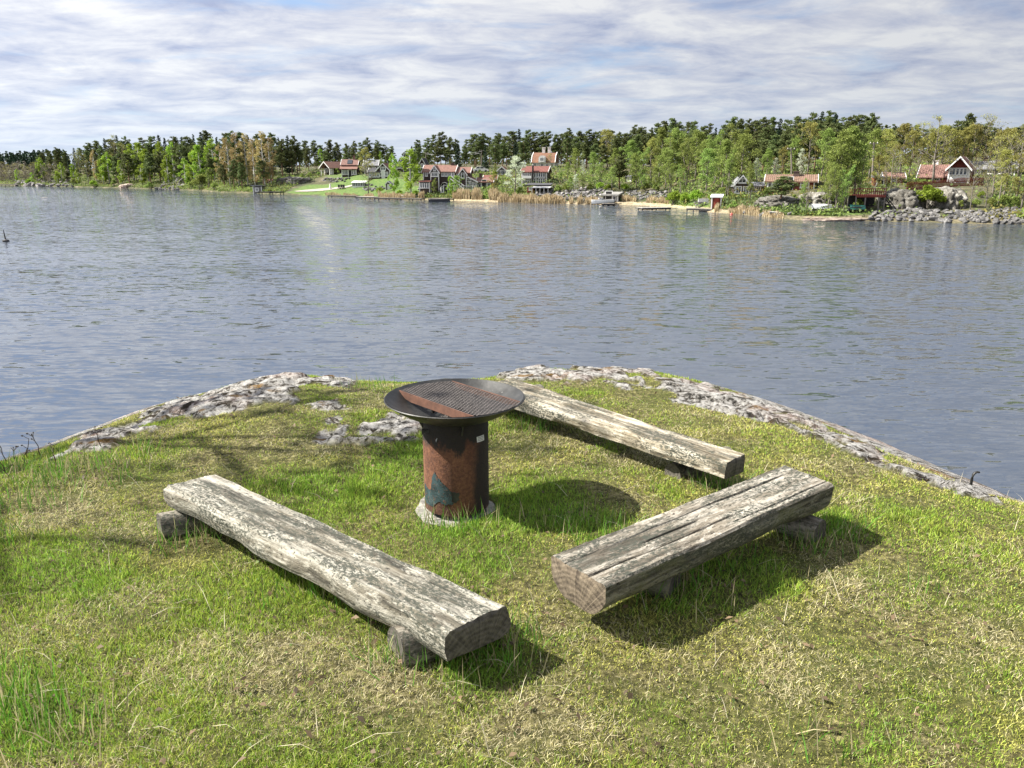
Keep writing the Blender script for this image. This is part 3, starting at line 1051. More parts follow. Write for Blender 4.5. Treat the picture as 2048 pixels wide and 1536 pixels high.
# spar buoy far out on the left
bp = on_plane(12, 483, WATER_Z)
buoy = thing('spar_buoy', 'dark spar buoy with a thin pole and a flat float', 'buoy', bp, (R(1), R(-3), 0))
MB().lathe([(0.001, -0.12), (0.26, -0.12), (0.28, 0.0), (0.28, 0.12), (0.20, 0.15), (0.05, 0.22), (0.001, 0.22)], 18).build('float', simple_mat('dark_float', (0.03, 0.028, 0.03), 0.6), buoy)
MB().tube([(0, 0, 0.2), (0, 0, 0.6), (0, 0, 1.05)], [0.06, 0.05, 0.025], 8).build('pole', simple_mat('dark_pole', (0.03, 0.028, 0.03), 0.6), buoy)
bp = on_plane(88, 396, WATER_Z)
tag(link('skerry_rock', stone_mesh(33, GRANITE, 2, 0.5), None, (bp.x, bp.y, WATER_Z), (0, 0, .3), (1.7, 1.0, 0.9)), 'small dark rock alone in the open water', 'rock')
bp = on_plane(1200, 416, WATER_Z)
by = thing('mooring_buoy', 'round dark mooring buoy with a white top near the moored motorboat', 'buoy', bp)
MB().lathe([(0.001, -0.2), (0.2, -0.15), (0.26, 0.02), (0.2, 0.16), (0.19, 0.165)], 14).build('body', simple_mat('dark_buoy', (0.03, 0.03, 0.035), 0.5), by)
MB().lathe([(0.19, 0.165), (0.1, 0.22), (0.001, 0.24)], 14).build('cap', simple_mat('white_buoy', (0.7, 0.7, 0.68), 0.5), by)
bp = on_plane(1463, 429, WATER_Z)
by = thing('mooring_buoy', 'small red mooring buoy off the reedy shore by the red boathouse', 'buoy', bp)
MB().lathe([(0.001, -0.2), (0.2, -0.15), (0.25, 0.02), (0.15, 0.2), (0.001, 0.26)], 14).build('body', simple_mat('red_buoy', (0.45, 0.06, 0.04), 0.5), by)
# ================================================================== FAR SHORE
SH = np.array([(-900, 362), (-300, 366), (0, 371), (100, 373), (250, 376.5), (400, 382), (440, 385), (560, 389), (640, 391), (720, 395), (800, 399), (900, 401),
               (1000, 404), (1100, 407), (1200, 409), (1260, 409.5), (1340, 414), (1420, 424), (1500, 430), (1570, 438), (1650, 441), (1740, 442), (1850, 444), (1950, 447), (2048, 449), (2400, 458), (3200, 480)])


def q_of(px):
    return (px - 1024) / F_PX / (CP + SP * 0.25)


SH_Q = q_of(SH[:, 0])
SH_D = np.array([on_plane(x, y, WATER_Z).y for x, y in SH])
RISE_S = [-40, -6, -2, 0, 1, 3, 8, 15, 25, 45, 60, 80, 120, 300, 700]
RISE_Z = [-6, -1.6, -0.6, 0.05, 0.4, 0.7, 1.5, 2.6, 4.1, 5.4, 7.2, 8.2, 9.0, 9.0, 8]


def shore_d(q):
    return np.interp(q, SH_Q, SH_D)


def far_z(q, s):
    r = np.interp(s, RISE_S, RISE_Z)
    k = np.interp(q, q_of(np.array([-200, 300, 620, 800, 1000, 1300, 1500, 1750, 1900, 2048])), [0.75, 0.9, 0.95, 1.0, 1.0, 0.95, 1.1, 1.1, 1.1, 1.1])
    # sandy cove and lawn stay low near the water
    low = np.interp(q, q_of(np.array([600, 700, 780, 830])), [1, 0.85, 0.85, 1])
    r = np.where(r > 0, r * k * np.where(s < 30, low, 1), r)
    Y = shore_d(q) + s
    nz = (fbm(q * Y, Y, 0.09, 3, 4) - 0.5) * 1.2 * smooth(1, 12, s) + (fbm(q * Y, Y, 0.5, 2, 8) - 0.5) * 0.25 * smooth(-1, 2, s)
    return WATER_Z + r + nz


def shore_pt(px, s):
    q = float(q_of(px))
    Y = float(shore_d(q)) + s
    return Vector((q * Y, Y, float(far_z(np.array([q]), np.array([s]))[0])))


_SS = np.linspace(-0.5, 130, 1306)


def shore_at(px, py):
    """point of the far shore that the photo pixel shows"""
    q = float(q_of(px))
    z = far_z(np.full_like(_SS, q), _SS)
    Y = shore_d(q) + _SS
    _, yy = to_px(q * Y, Y, z)
    i = int(np.argmax(yy <= py)) if (yy <= py).any() else len(_SS) - 1
    return Vector((q * Y[i], float(Y[i]), float(z[i]))), float(_SS[i])


def m_per_px(Y):
    return Y * (CP + SP * 0.27) / F_PX / (CP + SP * 0.27) / 1.037 * 1.0


def far_terrain():
    qs = np.linspace(-1.25, 1.25, 300)
    ss = np.concatenate([[-40, -10, -4, -1.5, -0.5, 0, 0.5, 1, 1.6, 2.4], np.arange(3.5, 40, 1.8), np.arange(40, 100, 5), [110, 130, 160, 220, 300, 450, 700]])
    Q, S = np.meshgrid(qs, ss, indexing='ij')
    Z = far_z(Q, S)
    Y = shore_d(Q) + S
    X = Q * Y
    V = np.stack([X, Y, Z], -1).reshape(-1, 3)
    px, py = to_px(X, Y, Z)
    lawn = np.zeros(X.shape)
    jx, jy = (fbm(X, Y, 0.3, 3, 1) - .5) * 26, (fbm(X, Y, 0.3, 3, 5) - .5) * 10
    for poly in ([(570, 388), (600, 374), (660, 366), (720, 355), (790, 352), (840, 372), (1000, 395), (900, 400), (720, 392)], [(640, 356), (690, 346), (760, 352), (700, 362)],
                 [(1330, 412), (1350, 402), (1420, 405), (1430, 420), (1380, 422)], [(860, 400), (865, 392), (905, 393), (905, 400)], [(1600, 428), (1690, 418), (1760, 424), (1700, 432)],
                 [(1030, 392), (1050, 384), (1075, 392), (1040, 398)]):
        lawn = np.maximum(lawn, in_poly(px + jx, py + jy, poly).astype(float))
    cove = np.interp(px, [780, 900, 1420, 1480, 1560, 1620, 1760], [0, 1, 1, 0.3, 0.2, 0.5, 0.25])
    sand = smooth(2.8, 1.2, S) * smooth(-1.5, 0.2, S) * cove
    ff, lt = grid_faces(len(qs), len(ss))
    m, nt, b = new_mat('far_ground')
    pos = nd(nt, 'ShaderNodeNewGeometry').outputs['Position']
    n1, n2 = noise(nt, pos, 0.22, 6.0, 0.65), noise(nt, pos, 1.6, 5.0, 0.7)
    base = ramp(nt, math_n(nt, 'ADD', math_n(nt, 'MULTIPLY', n1, .5), math_n(nt, 'MULTIPLY', n2, .5)),
                [(0.36, (0.022, 0.026, 0.012)), (0.47, (0.055, 0.060, 0.022)), (0.56, (0.115, 0.098, 0.048)), (0.68, (0.28, 0.25, 0.20))])
    la = nd(nt, 'ShaderNodeAttribute', attribute_name='lawn').outputs['Fac']
    base = mixc(nt, la, base, ramp(nt, n2, [(0.35, (0.050, 0.105, 0.014)), (0.5, (0.085, 0.15, 0.022)), (0.65, (0.15, 0.18, 0.05))]))
    sa = nd(nt, 'ShaderNodeAttribute', attribute_name='sand').outputs['Fac']
    base = mixc(nt, math_n(nt, 'MULTIPLY', sa, 0.85), base, ramp(nt, n2, [(0.35, (0.26, 0.20, 0.12)), (0.65, (0.50, 0.42, 0.28))]))
    put(nt, b, base, 0.95, n2, 0.3)
    me = np_mesh('terrain', V, ff, lt, m, {'lawn': lawn.ravel(), 'sand': sand.ravel()}, smooth=True)
    tag(link('terrain', me), kind='structure')


far_terrain()

# ---------------------------------------------------------------- building materials
DARKWOOD = plank_mat('dark_brown_boards', (0.050, 0.032, 0.025), 0.18)
REDWOOD = plank_mat('falu_red_boards', (0.17, 0.03, 0.02), 0.18)
GREYWOOD = plank_mat('grey_boards', (0.17, 0.165, 0.16), 0.18)
WHITEWOOD = plank_mat('white_boards', (0.74, 0.73, 0.70), 0.18, var=0.08)
BLACKWOOD = plank_mat('tarred_boards', (0.022, 0.020, 0.020), 0.2)
TRIM = simple_mat('white_trim_paint', (0.78, 0.77, 0.74), 0.6, 0.08, 2.0)
GLASS, _nt, _b = new_mat('window_glass')
put(_nt, _b, (0.025, 0.03, 0.035), 0.08)
_b.inputs['IOR'].default_value = 1.6
T_SALMON = simple_mat('salmon_clay_tiles', (0.20, 0.105, 0.08), 0.85, 0.3, 2.2)
T_ORANGE = simple_mat('orange_clay_tiles', (0.20, 0.10, 0.06), 0.85, 0.3, 2.2)
T_RED = simple_mat('dark_red_tiles', (0.17, 0.06, 0.045), 0.8, 0.3, 2.2)
T_MOSSY = simple_mat('mossy_orange_tiles', (0.18, 0.11, 0.075), 0.9, 0.5, 2.6)
T_OLD = simple_mat('weathered_pink_tiles', (0.19, 0.105, 0.085), 0.9, 0.5, 3.0)
T_GREY = simple_mat('grey_sheet_roof', (0.20, 0.20, 0.21), 0.6, 0.3, 1.5)
T_DARK = simple_mat('dark_felt_roof', (0.06, 0.06, 0.065), 0.85, 0.3, 1.5)
T_WHITE = simple_mat('white_sheet_roof', (0.70, 0.70, 0.69), 0.6, 0.12, 1.0)
BRICK_W = simple_mat('white_render', (0.72, 0.70, 0.66), 0.85, 0.12, 3.0)
BRICK_D = simple_mat('sooty_brick', (0.10, 0.07, 0.06), 0.9, 0.3, 5.0)
JETTY = plank_mat('jetty_timber', (0.19, 0.17, 0.145), 0.16)
STONEW = simple_mat('foundation_stone', (0.26, 0.25, 0.23), 0.9, 0.4, 1.5)
PATHM = simple_mat('pale_gravel', (0.33, 0.30, 0.25), 0.95, 0.3, 2.0)

_win_cache = {}


def window_meshes(w, h, cols):
    key = (round(w, 2), round(h, 2), cols)
    if key not in _win_cache:
        f = MB()
        t = min(0.14, w * 0.16)
        f.box(-w / 2 - .04, -w / 2 + t, -0.07, 0, 0, h)
        f.box(w / 2 - t, w / 2 + .04, -0.07, 0, 0, h)
        f.box(-w / 2 + t, w / 2 - t, -0.07, 0, 0, t)
        f.box(-w / 2 + t, w / 2 - t, -0.07, 0, h - t, h)
        f.box(-w / 2 - .09, w / 2 + .09, -0.12, 0, -.07, -0.002)
        iw = w - 2 * t
        for i in range(1, cols):
            x = -iw / 2 + iw * i / cols
            f.box(x - .04, x + .04, -0.06, 0, t, h - t)
        f.box(-w / 2 + t, w / 2 - t, -0.05, -0.002, h * .62, h * .62 + .05)
        p = MB().box(-iw / 2, iw / 2, -0.02, -0.001, t, h - t)
        _win_cache[key] = (f.mesh('window', TRIM), p.mesh('pane', GLASS))
    return _win_cache[key]


class House:
    """built in its own metres: x along the front, -y towards the lake, front wall on y=0"""

    def __init__(self, name, label, cat, px, py, rot=0.0, group=None, dz=0.0, s=None):
        if s is None:
            self.p, self.s = shore_at(px, py)
        else:
            self.p = shore_pt(px, s)
            self.s = s
            self.p.z = at_depth(px, py, self.p.y).z
        self.p.z += dz
        self.k = self.p.y / F_PX / 1.037 * 1.0       # metres per photo pixel at that distance
        face = -math.atan2(self.p.x, self.p.y) * 0.55
        self.rot = face + R(rot - 9)
        self.root = thing(name, label, cat, self.p, self.rot, group)

    def wall(self, x0, x1, y0, y1, h, mat, gable=None, rise=0.0, base=-1.6, name='wall', z0=0.0):
        """box, or a box with gables: gable 'y' = gable ends on the front and back, 'x' = on the sides"""
        mb = MB()
        if gable is None:
            mb.box(x0, x1, y0, y1, z0 + base, z0 + h)
        elif gable == 'y':
            xm = (x0 + x1) / 2
            pr = [(x0, z0 + base), (x1, z0 + base), (x1, z0 + h), (xm, z0 + h + rise), (x0, z0 + h)]
            mb.add([(x, y0, z) for x, z in pr] + [(x, y1, z) for x, z in pr], [(0, 1, 2, 3, 4), (9, 8, 7, 6, 5)] + [(i, i + 5, (i + 1) % 5 + 5, (i + 1) % 5) for i in range(5)])
        else:
            ym = (y0 + y1) / 2
            pr = [(y0, z0 + base), (y1, z0 + base), (y1, z0 + h), (ym, z0 + h + rise), (y0, z0 + h)]
            mb.add([(x0, y, z) for y, z in pr] + [(x1, y, z) for y, z in pr], [(4, 3, 2, 1, 0), (5, 6, 7, 8, 9)] + [(i, (i + 1) % 5, (i + 1) % 5 + 5, i + 5) for i in range(5)])
        return mb.build(name, mat, self.root)

    def roof(self, x0, x1, y0, y1, h, rise, mat, gable='x', over=0.35, z0=0.0, trim=True):
        """pantiled gable roof: two wavy slopes with thickness, white bargeboards as a part of the roof"""
        mb = MB()
        tr = MB()
        if gable == 'x':
            half = (y1 - y0) / 2
            ym = (y0 + y1) / 2
            a0, a1 = x0 - over, x1 + over
            P = lambda a, t, up: (a, t, up)
        else:
            half = (x1 - x0) / 2
            ym = (x0 + x1) / 2
            a0, a1 = y0 - over, y1 + over
            P = lambda a, t, up: (t, a, up)
        sl = rise / half
        n = max(4, int((a1 - a0) / 0.30))
        for sg in (-1, 1):
            rows = []
            for i in range(2 * n + 1):
                a = a0 + (a1 - a0) * i / (2 * n)
                wv = 0.05 if i % 2 else 0.0
                top = (a, ym, z0 + h + rise + 0.06 + wv)
                low = (a, ym + sg * (half + over), z0 + h - sl * over + 0.06 + wv)
                rows.append((top, low))
            vs = [P(*p) for r in rows for p in r]
            vs += [P(p[0], p[1], p[2] - 0.16 - (0.05 if i % 2 else 0)) for i, r in enumerate(rows) for p in r]
            m = len(rows) * 2
            fs = []
            for i in range(len(rows) - 1):
                k = 2 * i
                fs += [(k, k + 2, k + 3, k + 1), (m + k, m + k + 1, m + k + 3, m + k + 2), (k + 1, k + 3, m + k + 3, m + k + 1)]
            fs += [(0, 1, m + 1, m), (m - 2, 2 * m - 2, 2 * m - 1, m - 1)]
            mb.add(vs, fs)
            if trim:
                for a in (a0 - 0.05, a1 + 0.05):
                    q = [(a, ym, z0 + h + rise + 0.13), (a, ym + sg * (half + over), z0 + h - sl * over + 0.13), (a, ym + sg * (half + over), z0 + h - sl * over - 0.16), (a, ym, z0 + h + rise - 0.16)]
                    w = 0.045
                    vs = [P(p[0] + e, p[1], p[2]) for e in (-w, w) for p in q]
                    tr.add(vs, [(0, 1, 2, 3), (7, 6, 5, 4), (0, 4, 5, 1), (1, 5, 6, 2), (2, 6, 7, 3), (3, 7, 4, 0)])
        o = mb.build('roof', mat, self.root)
        bm = bmesh.new()
        bm.from_mesh(o.data)
        bmesh.ops.recalc_face_normals(bm, faces=bm.faces[:])
        bm.to_mesh(o.data)
        bm.free()
        if trim:
            tr.each('bargeboard', TRIM, o)
        return o

    def lean(self, x0, x1, y0, y1, zf, zb, mat, th=0.14, parent=None, name='roof'):
        """single slope falling towards the front"""
        mb = MB()
        mb.add([(x0, y0, zf), (x1, y0, zf), (x1, y1, zb), (x0, y1, zb), (x0, y0, zf - th), (x1, y0, zf - th), (x1, y1, zb - th), (x0, y1, zb - th)],
               [(0, 1, 2, 3), (7, 6, 5, 4), (0, 4, 5, 1), (1, 5, 6, 2), (2, 6, 7, 3), (3, 7, 4, 0)])
        return mb.build(name, mat, parent or self.root)

    def window(self, x, z, w, h, y=0.0, cols=2, side=None, parent=None):
        fm, pm = window_meshes(w, h, cols)
        o = link('window', fm, self.root, (x, y - 0.004, z), (0, 0, 0 if side is None else side))
        link('pane', pm, o)
        return o

    def corner(self, x0, x1, h, y=0.0, z0=0.0, base=-0.3, y1=None):
        """white corner boards on the front and sides"""
        mb = MB()
        for x in (x0, x1):
            s = 0.02 if x == x1 else -0.02
            mb.box(min(x - 0.09, x + s), max(x + 0.09, x + s), y - 0.045, y + 0.10, z0 + base, z0 + h)
        return mb.each('corner_board', TRIM, self.root)

    def door(self, x, w, h, mat, y=0.0, z=0.0):
        d = MB().box(x - w / 2, x + w / 2, y - 0.05, y - 0.004, z, z + h).build('door', mat, self.root)
        f = MB()
        f.box(x - w / 2 - .12, x - w / 2, y - 0.08, y - 0.003, z, z + h + .12)
        f.box(x + w / 2, x + w / 2 + .12, y - 0.08, y - 0.003, z, z + h + .12)
        f.box(x - w / 2, x + w / 2, y - 0.08, y - 0.003, z + h, z + h + .12)
        f.build('door_frame', TRIM, d)
        return d

    def chimney(self, x, y, z0, z1, mat, roof, w=0.7):
        mb = MB()
        mb.box(x - w / 2, x + w / 2, y - w / 2, y + w / 2, z0, z1)
        mb.box(x - w / 2 - .07, x + w / 2 + .07, y - w / 2 - .07, y + w / 2 + .07, z1 + .002, z1 + .14)
        return mb.build('chimney', mat, roof)

    def railing(self, x0, x1, y, z, h=0.95, mat=None, pitch=0.45, name='railing'):
        mb = MB()
        mb.box(x0, x1, y - .04, y + .04, z + h - .08, z + h)
        mb.box(x0, x1, y - .03, y + .03, z + .12, z + .19)
        n = max(2, int((x1 - x0) / pitch))
        for i in range(n + 1):
            x = x0 + (x1 - x0) * i / n
            w = 0.05 if i % 4 else 0.08
            mb.box(x - w, x + w, y - .035 - .012, y + .035 + .012, z - .1, z + h - .082)
        return mb.each('picket', mat or TRIM, self.root)


# ---- A: porch cabin on the lawn top
h = House('cabin', 'small brown cabin with a salmon tiled roof and open corner porch above the shrubby slope', 'cabin', 660, 349, -32)
k = h.k
h.wall(-2.0, 2.0, 0, 6.0, 2.2, DARKWOOD, 'y', 1.7)
h.roof(-2.0, 2.0, -1.6, 6.0, 2.2, 1.7, T_SALMON, 'y')
h.window(0, 2.45, .8, .8); h.window(-1.0, .7, 1.0, 1.2); h.door(1.1, .9, 2.0, WHITEWOOD)
MB().box(-1.95, -1.8, -1.5, -1.35, -.6, 2.2).box(1.8, 1.95, -1.5, -1.35, -.6, 2.2).each('porch_post', TRIM, h.root)
for i in range(3):
    h.window(-2.004, 0.8, 1.0, 1.1, y=1.2 + 1.8 * i, side=-math.pi / 2) if False else None
h.corner(-2, 2, 2.2)
# ---- B: two-tier house with a veranda roof and solar panel
h = House('lake_house', 'brown house with two stacked salmon roofs and a solar panel on top', 'house', 700, 354, 6)
w = 15 * h.k
h.wall(-w, w, 1.6, 7.5, 3.6, DARKWOOD, 'x', 1.5)
rf = h.roof(-w, w, 1.6, 7.5, 3.6, 1.5, T_OLD, 'x')
h.chimney(w * .5, 4.6, 4.6, 6.2, T_SALMON, rf, .6)
MB().add([(-w * .3, 1.75, 3.93), (w * .35, 1.75, 3.93), (w * .35, 3.9, 5.02), (-w * .3, 3.9, 5.02), (-w * .3, 1.75, 3.85), (w * .35, 1.75, 3.85), (w * .35, 3.9, 4.94), (-w * .3, 3.9, 4.94)],
         [(0, 1, 2, 3), (7, 6, 5, 4), (0, 4, 5, 1), (1, 5, 6, 2), (2, 6, 7, 3), (3, 7, 4, 0)]).build('solar_panel', GLASS, rf)
h.lean(-w - .4, w + .3, -.7, 1.7, 2.35, 3.2, T_SALMON, name='veranda_roof')
h.wall(-w + .1, w - .1, 0.2, 1.6, 2.3, DARKWOOD, name='veranda')
for x in (-.72, -.45, -.2, .45, .75):
    h.window(x * w, .7, .62, 1.3, y=.2)
h.door(.1 * w, .9, 2.0, BLACKWOOD, y=.2)
h.corner(-w + .1, w - .1, 2.3, y=.2)
# ---- C: gabled house with trim
h = House('lake_house', 'brown gabled house with white bargeboards and a triple window in the gable', 'house', 768, 357, 0)
w = 13 * h.k
h.wall(-w, w, 0, 7, 2.3, DARKWOOD, 'y', 1.75)
h.roof(-w, w, 0, 7, 2.3, 1.75, T_SALMON, 'y')
h.window(0, 2.2, 1.5, 0.95, cols=3); h.window(-w * .5, .6, .9, 1.2); h.window(w * .5, .6, .9, 1.2); h.door(0, .8, 2.0, WHITEWOOD)
h.corner(-w, w, 2.3)
h = House('lake_house', 'low grey-roofed brown house just left of the triple-window gable', 'house', 744, 347, 8)
w = 13 * h.k
h.wall(-w, w, 0, 6, 2.4, DARKWOOD, 'x', 1.5)
h.roof(-w, w, 0, 6, 2.4, 1.5, T_GREY, 'x')
h.window(-w * .5, .8, .9, 1.1); h.window(w * .5, .8, .9, 1.1); h.corner(-w, w, 2.4)
h = House('cabin', 'low brown cabin with a dark tiled roof and white posts behind the glazed pavilion', 'cabin', 750, 358, 0)
w = 11 * h.k
h.wall(-w, w, 0, 4.5, 1.9, DARKWOOD, 'x', 1.0)
h.roof(-w, w, 0, 4.5, 1.9, 1.0, T_DARK, 'x')
for i in range(4):
    h.window((-.72 + .48 * i) * w, .5, .75, 1.1)
# ---- D: two gables behind the birch
for px, py, wp, wl, rs_, lab in ((802, 344, 13, 14, 12, 'tall dark gable house with one white attic window, left of the leafy birch'), (846, 352, 22, 14, 20, 'dark steep-gabled house with white bargeboards half hidden by the leafy birch')):
    h = House('lake_house', lab, 'house', px, py, 4)
    w = wp / 2 * h.k
    h.wall(-w, w, 0, 8, wl * h.k, DARKWOOD, 'y', rs_ * h.k)
    h.roof(-w, w, 0, 8, wl * h.k, rs_ * h.k, T_DARK, 'y')
    h.window(0, wl * h.k + .3, .8, 1.1); h.window(-w * .5, 1.0, .7, 1.2); h.window(w * .5, 1.0, .7, 1.2); h.corner(-w, w, wl * h.k)
# ---- E: the long house with two front gables
h = House('lake_house', 'long dark brown two-storey house with salmon roofs, white trim and two front gables', 'house', 893, 384, 2)
k = h.k
w = 46 * k
H1 = 40 * k
h.wall(-w, w * .35, 0, 7, H1, DARKWOOD, 'x', 12 * k)
rf = h.roof(-w, w * .35, 0, 7, H1, 12 * k, T_SALMON, 'x')
h.chimney(w * .2, 3.5, H1 + 9 * k, H1 + 16 * k, BRICK_D, rf, .7)
h.wall(w * .36, w * .98, 0.8, 6.5, H1 - 2 * k, DARKWOOD, 'x', 10 * k)
h.roof(w * .36, w * .98, 0.8, 6.5, H1 - 2 * k, 10 * k, T_SALMON, 'x')
gx0, gx1 = -30 * k, -14 * k
h.wall(gx0, gx1, -.8, 2.5, H1, DARKWOOD, 'y', 11 * k)
h.roof(gx0, gx1, -.8, 3.0, H1, 11 * k, T_SALMON, 'y')
h.window((gx0 + gx1) / 2, H1 + .1, .6, .9, y=-.8)
h.window((gx0 + gx1) / 2, H1 - 10 * k, 1.5, 1.0, y=-.8, cols=4)
g2a, g2b = 27 * k, 41 * k
h.wall(g2a, g2b, -.5, 2.6, H1 - 4 * k, DARKWOOD, 'y', 9 * k)
h.roof(g2a, g2b, -.5, 3.0, H1 - 4 * k, 9 * k, T_SALMON, 'y')
h.window((g2a + g2b) / 2, H1 - 13 * k, .75, 1.2, y=-.5, cols=1)
for x in (-40, -7, 0, 8, 14):
    h.window(x * k, H1 - 9.5 * k, .62, 1.1)
h.window(22 * k, H1 - 11 * k, .6, 1.1, y=.8)
h.corner(-w, w * .35, H1); h.corner(g2a, g2b, H1 - 4 * k, y=-.5); h.corner(gx0, gx1, H1, y=-.8)
# lower porch wing of the long house
h.wall(-50 * k, -30 * k, -2.6, -.005, 20 * k, DARKWOOD, name='porch_wing')
h.lean(-52 * k, -28 * k, -3.0, 0, 21 * k, 23 * k, T_RED, name='porch_roof')
for x in (-47, -42.5, -38, -33.5):
    h.window(x * k, 8 * k, .42, 1.15, y=-2.6, cols=1)
h.corner(-50 * k, -30 * k, 20 * k, y=-2.6)
# stair with white rail, leading down to the right
mb = MB()
for i in range(9):
    mb.box(1.2 + .34 * i, 1.2 + .34 * i + .3, -1.9, -1.0, H1 - 16 * k - .24 * i, H1 - 16 * k - .24 * i + .05)
mb.each('stair_tread', JETTY, h.root)
for yy in (-1.95, -.98):
    MB().tube([(1.2, yy, H1 - 16 * k + .9), (4.3, yy, H1 - 16 * k - 1.3)], .05, 4).tube([(1.2, yy, H1 - 16 * k + .2), (4.3, yy, H1 - 16 * k - 2.0)], .07, 4).each('handrail', TRIM, h.root)
# ---- boathouse with arched white-trim door
h = House('boathouse', 'dark boathouse with a rounded white-edged gable and red deck', 'boathouse', 889, 389, 0)
k = h.k
w = 6.5 * k
h.wall(-w, w, 0, 4, 15 * k, BLACKWOOD, 'y', 7 * k)
mb = MB()
arc = [Vector((-w * 1.12, -.06, -.2)), Vector((-w * 1.12, -.06, 15 * k))] + [Vector((w * 1.12 * math.cos(a), -.06, 15 * k + 8 * k * math.sin(a))) for a in np.linspace(math.pi, 0, 9)] + [Vector((w * 1.12, -.06, -.2))]
mb.tube(arc, .09, 5).build('arch_trim', TRIM, h.root)
vs, fs = [], []
for y in (-.35, 4.1):
    vs += [(w * 1.18 * math.cos(a), y, 15 * k + 8.6 * k * math.sin(a)) for a in np.linspace(math.pi, 0, 9)]
fs = [(i, i + 1, i + 10, i + 9) for i in range(8)]
vs += [(x, y, z - .12) for x, y, z in vs]
fs += [(i + 18, i + 27, i + 28, i + 19) for i in range(8)] + [(i, i + 18, i + 19, i + 1) for i in range(8)]
MB().add(vs, fs).build('roof', T_DARK, h.root)
h.window(-w * .55, 4 * k, .55, 1.4, cols=1); h.door(w * .35, .9, 2.0, BLACKWOOD)
MB().box(-26 * k, 14 * k, -2.4, -.1, -2.2, -.25).build('deck', REDWOOD, h.root)
# ---- pergola greenhouse left of the boathouse
h = House('greenhouse', 'small dark-framed greenhouse with a white lattice gable beside the red deck', 'greenhouse', 850, 388, 0)
k = h.k
w = 10 * k
mb = MB()
for i in range(6):
    x = -w + 2 * w * i / 5
    mb.box(x - .05, x + .05, -.05, .05, -.6, 10 * k).box(x - .05, x + .05, 2.5, 2.6, -.6, 10 * k)
mb.box(-w, w, -.06, .06, 10 * k, 10 * k + .12).box(-w, w, -.06, .06, 4 * k, 4 * k + .08)
mb.build('frame', TRIM, h.root)
h.wall(-w + .06, w - .06, .08, 2.45, 9.6 * k, GLASS, name='glazing', base=0)
h.roof(-w, w, 0, 2.6, 10 * k, 5 * k, T_DARK, 'x')
for x in (-.1, .45):
    MB().box(x * w, x * w + 4 * k, -.5, -.1, -.8, 3 * k).build('white_panel', TRIM, h.root)
# ---- F: low house with window band and deck
h = House('lake_house', 'low house with a salmon roof, white-framed window band and railed deck', 'house', 950, 378, 3)
k = h.k
g0, g1 = -30 * k, 4 * k
h.wall(g0, g1, 0, 6, 15 * k, DARKWOOD, 'y', 8 * k)
h.roof(g0, g1, -.3, 6, 15 * k, 8 * k, T_SALMON, 'y')
for i in range(5):
    h.window(g0 + (g1 - g0) * (.14 + .18 * i), 4 * k, .66, 1.15, cols=2)
h.window((g0 + g1) / 2, 14.5 * k, 1.3, .55, cols=2)
h.corner(g0, g1, 15 * k)
h.wall(4.2 * k, 34 * k, .6, 6.4, 14 * k, DARKWOOD, 'x', 8 * k)
rf = h.roof(4.2 * k, 34 * k, .6, 6.4, 14 * k, 8 * k, T_SALMON, 'x')
h.chimney(8 * k, 3.6, 20 * k, 29 * k, BRICK_D, rf, .6)
h.wall(12 * k, 36 * k, 7, 11, 19 * k, DARKWOOD, 'x', 7 * k, name='rear_wing')
h.roof(12 * k, 36 * k, 7, 11, 19 * k, 7 * k, T_RED, 'x')
h.window(9 * k, 2 * k, .7, 1.5, y=.6, cols=1); h.window(28 * k, 2 * k, .7, 1.5, y=.6, cols=1); h.door(18 * k, 1.0, 2.0, BLACKWOOD, y=.6)
MB().box(-52 * k, 6 * k, -3.0, -.1, -.35, -.12).build('deck', JETTY, h.root)
mb = MB()
for i in range(7):
    x = -51 * k + 56 * k * i / 6
    mb.box(x - .07, x + .07, -2.9, -2.76, -3.0, -.35)
mb.each('deck_post', JETTY, h.root)
h.railing(-52 * k, 6 * k, -2.95, -.12)
# ---- G: white-gabled small house
h = House('cottage', 'small cottage with a white-framed front gable and an orange tiled roof', 'cottage', 1004, 352, 2)
k = h.k
w = 9.5 * k
h.wall(-w, w, 0, 6, 10 * k, GREYWOOD, 'y', 8 * k)
h.roof(-w, w, 0, 6, 10 * k, 8 * k, T_ORANGE, 'y')
for x in (-.55, 0, .55):
    h.window(x * w, 3 * k, .75, 1.1, cols=2)
h.corner(-w, w, 10 * k)
# ---- I: big pale house on the hill with mansard roof
h = House('villa', 'pale villa with an orange mansard roof, arched dormer and two white chimneys', 'villa', 1086, 337, 0)
k = h.k
w = 23 * k
h.wall(-w, w, 0, 8, 11 * k, BRICK_W)
mb = MB()
z0, z1, z2 = 11 * k, 24 * k, 31 * k
prof = [(-.4, z0), (1.2, z1), (4, z2), (6.8, z1), (8.4, z0)]
n = 30
rows = []
for i in range(2 * n + 1):
    x = -w * 1.03 + 2.06 * w * i / (2 * n)
    rows.append([(x, y, z + (.05 if i % 2 else 0)) for y, z in prof])
mb.add([p for r in rows for p in r], [(i * 5 + j, (i + 1) * 5 + j, (i + 1) * 5 + j + 1, i * 5 + j + 1) for i in range(2 * n) for j in range(4)] + [(4, 3, 2, 1, 0), tuple(2 * n * 5 + j for j in range(5))])
rf = mb.build('roof', T_ORANGE, h.root)
h.chimney(-w * .15, 4, z2 - .5, z2 + 1.3, BRICK_W, rf, .8)
h.chimney(w * .35, 4, z2 - .5, z2 + 1.3, BRICK_W, rf, .8)
d0, d1 = -w * .4, w * .22
vs, fs = [], []
xm, rr = (d0 + d1) / 2, (d1 - d0) / 2
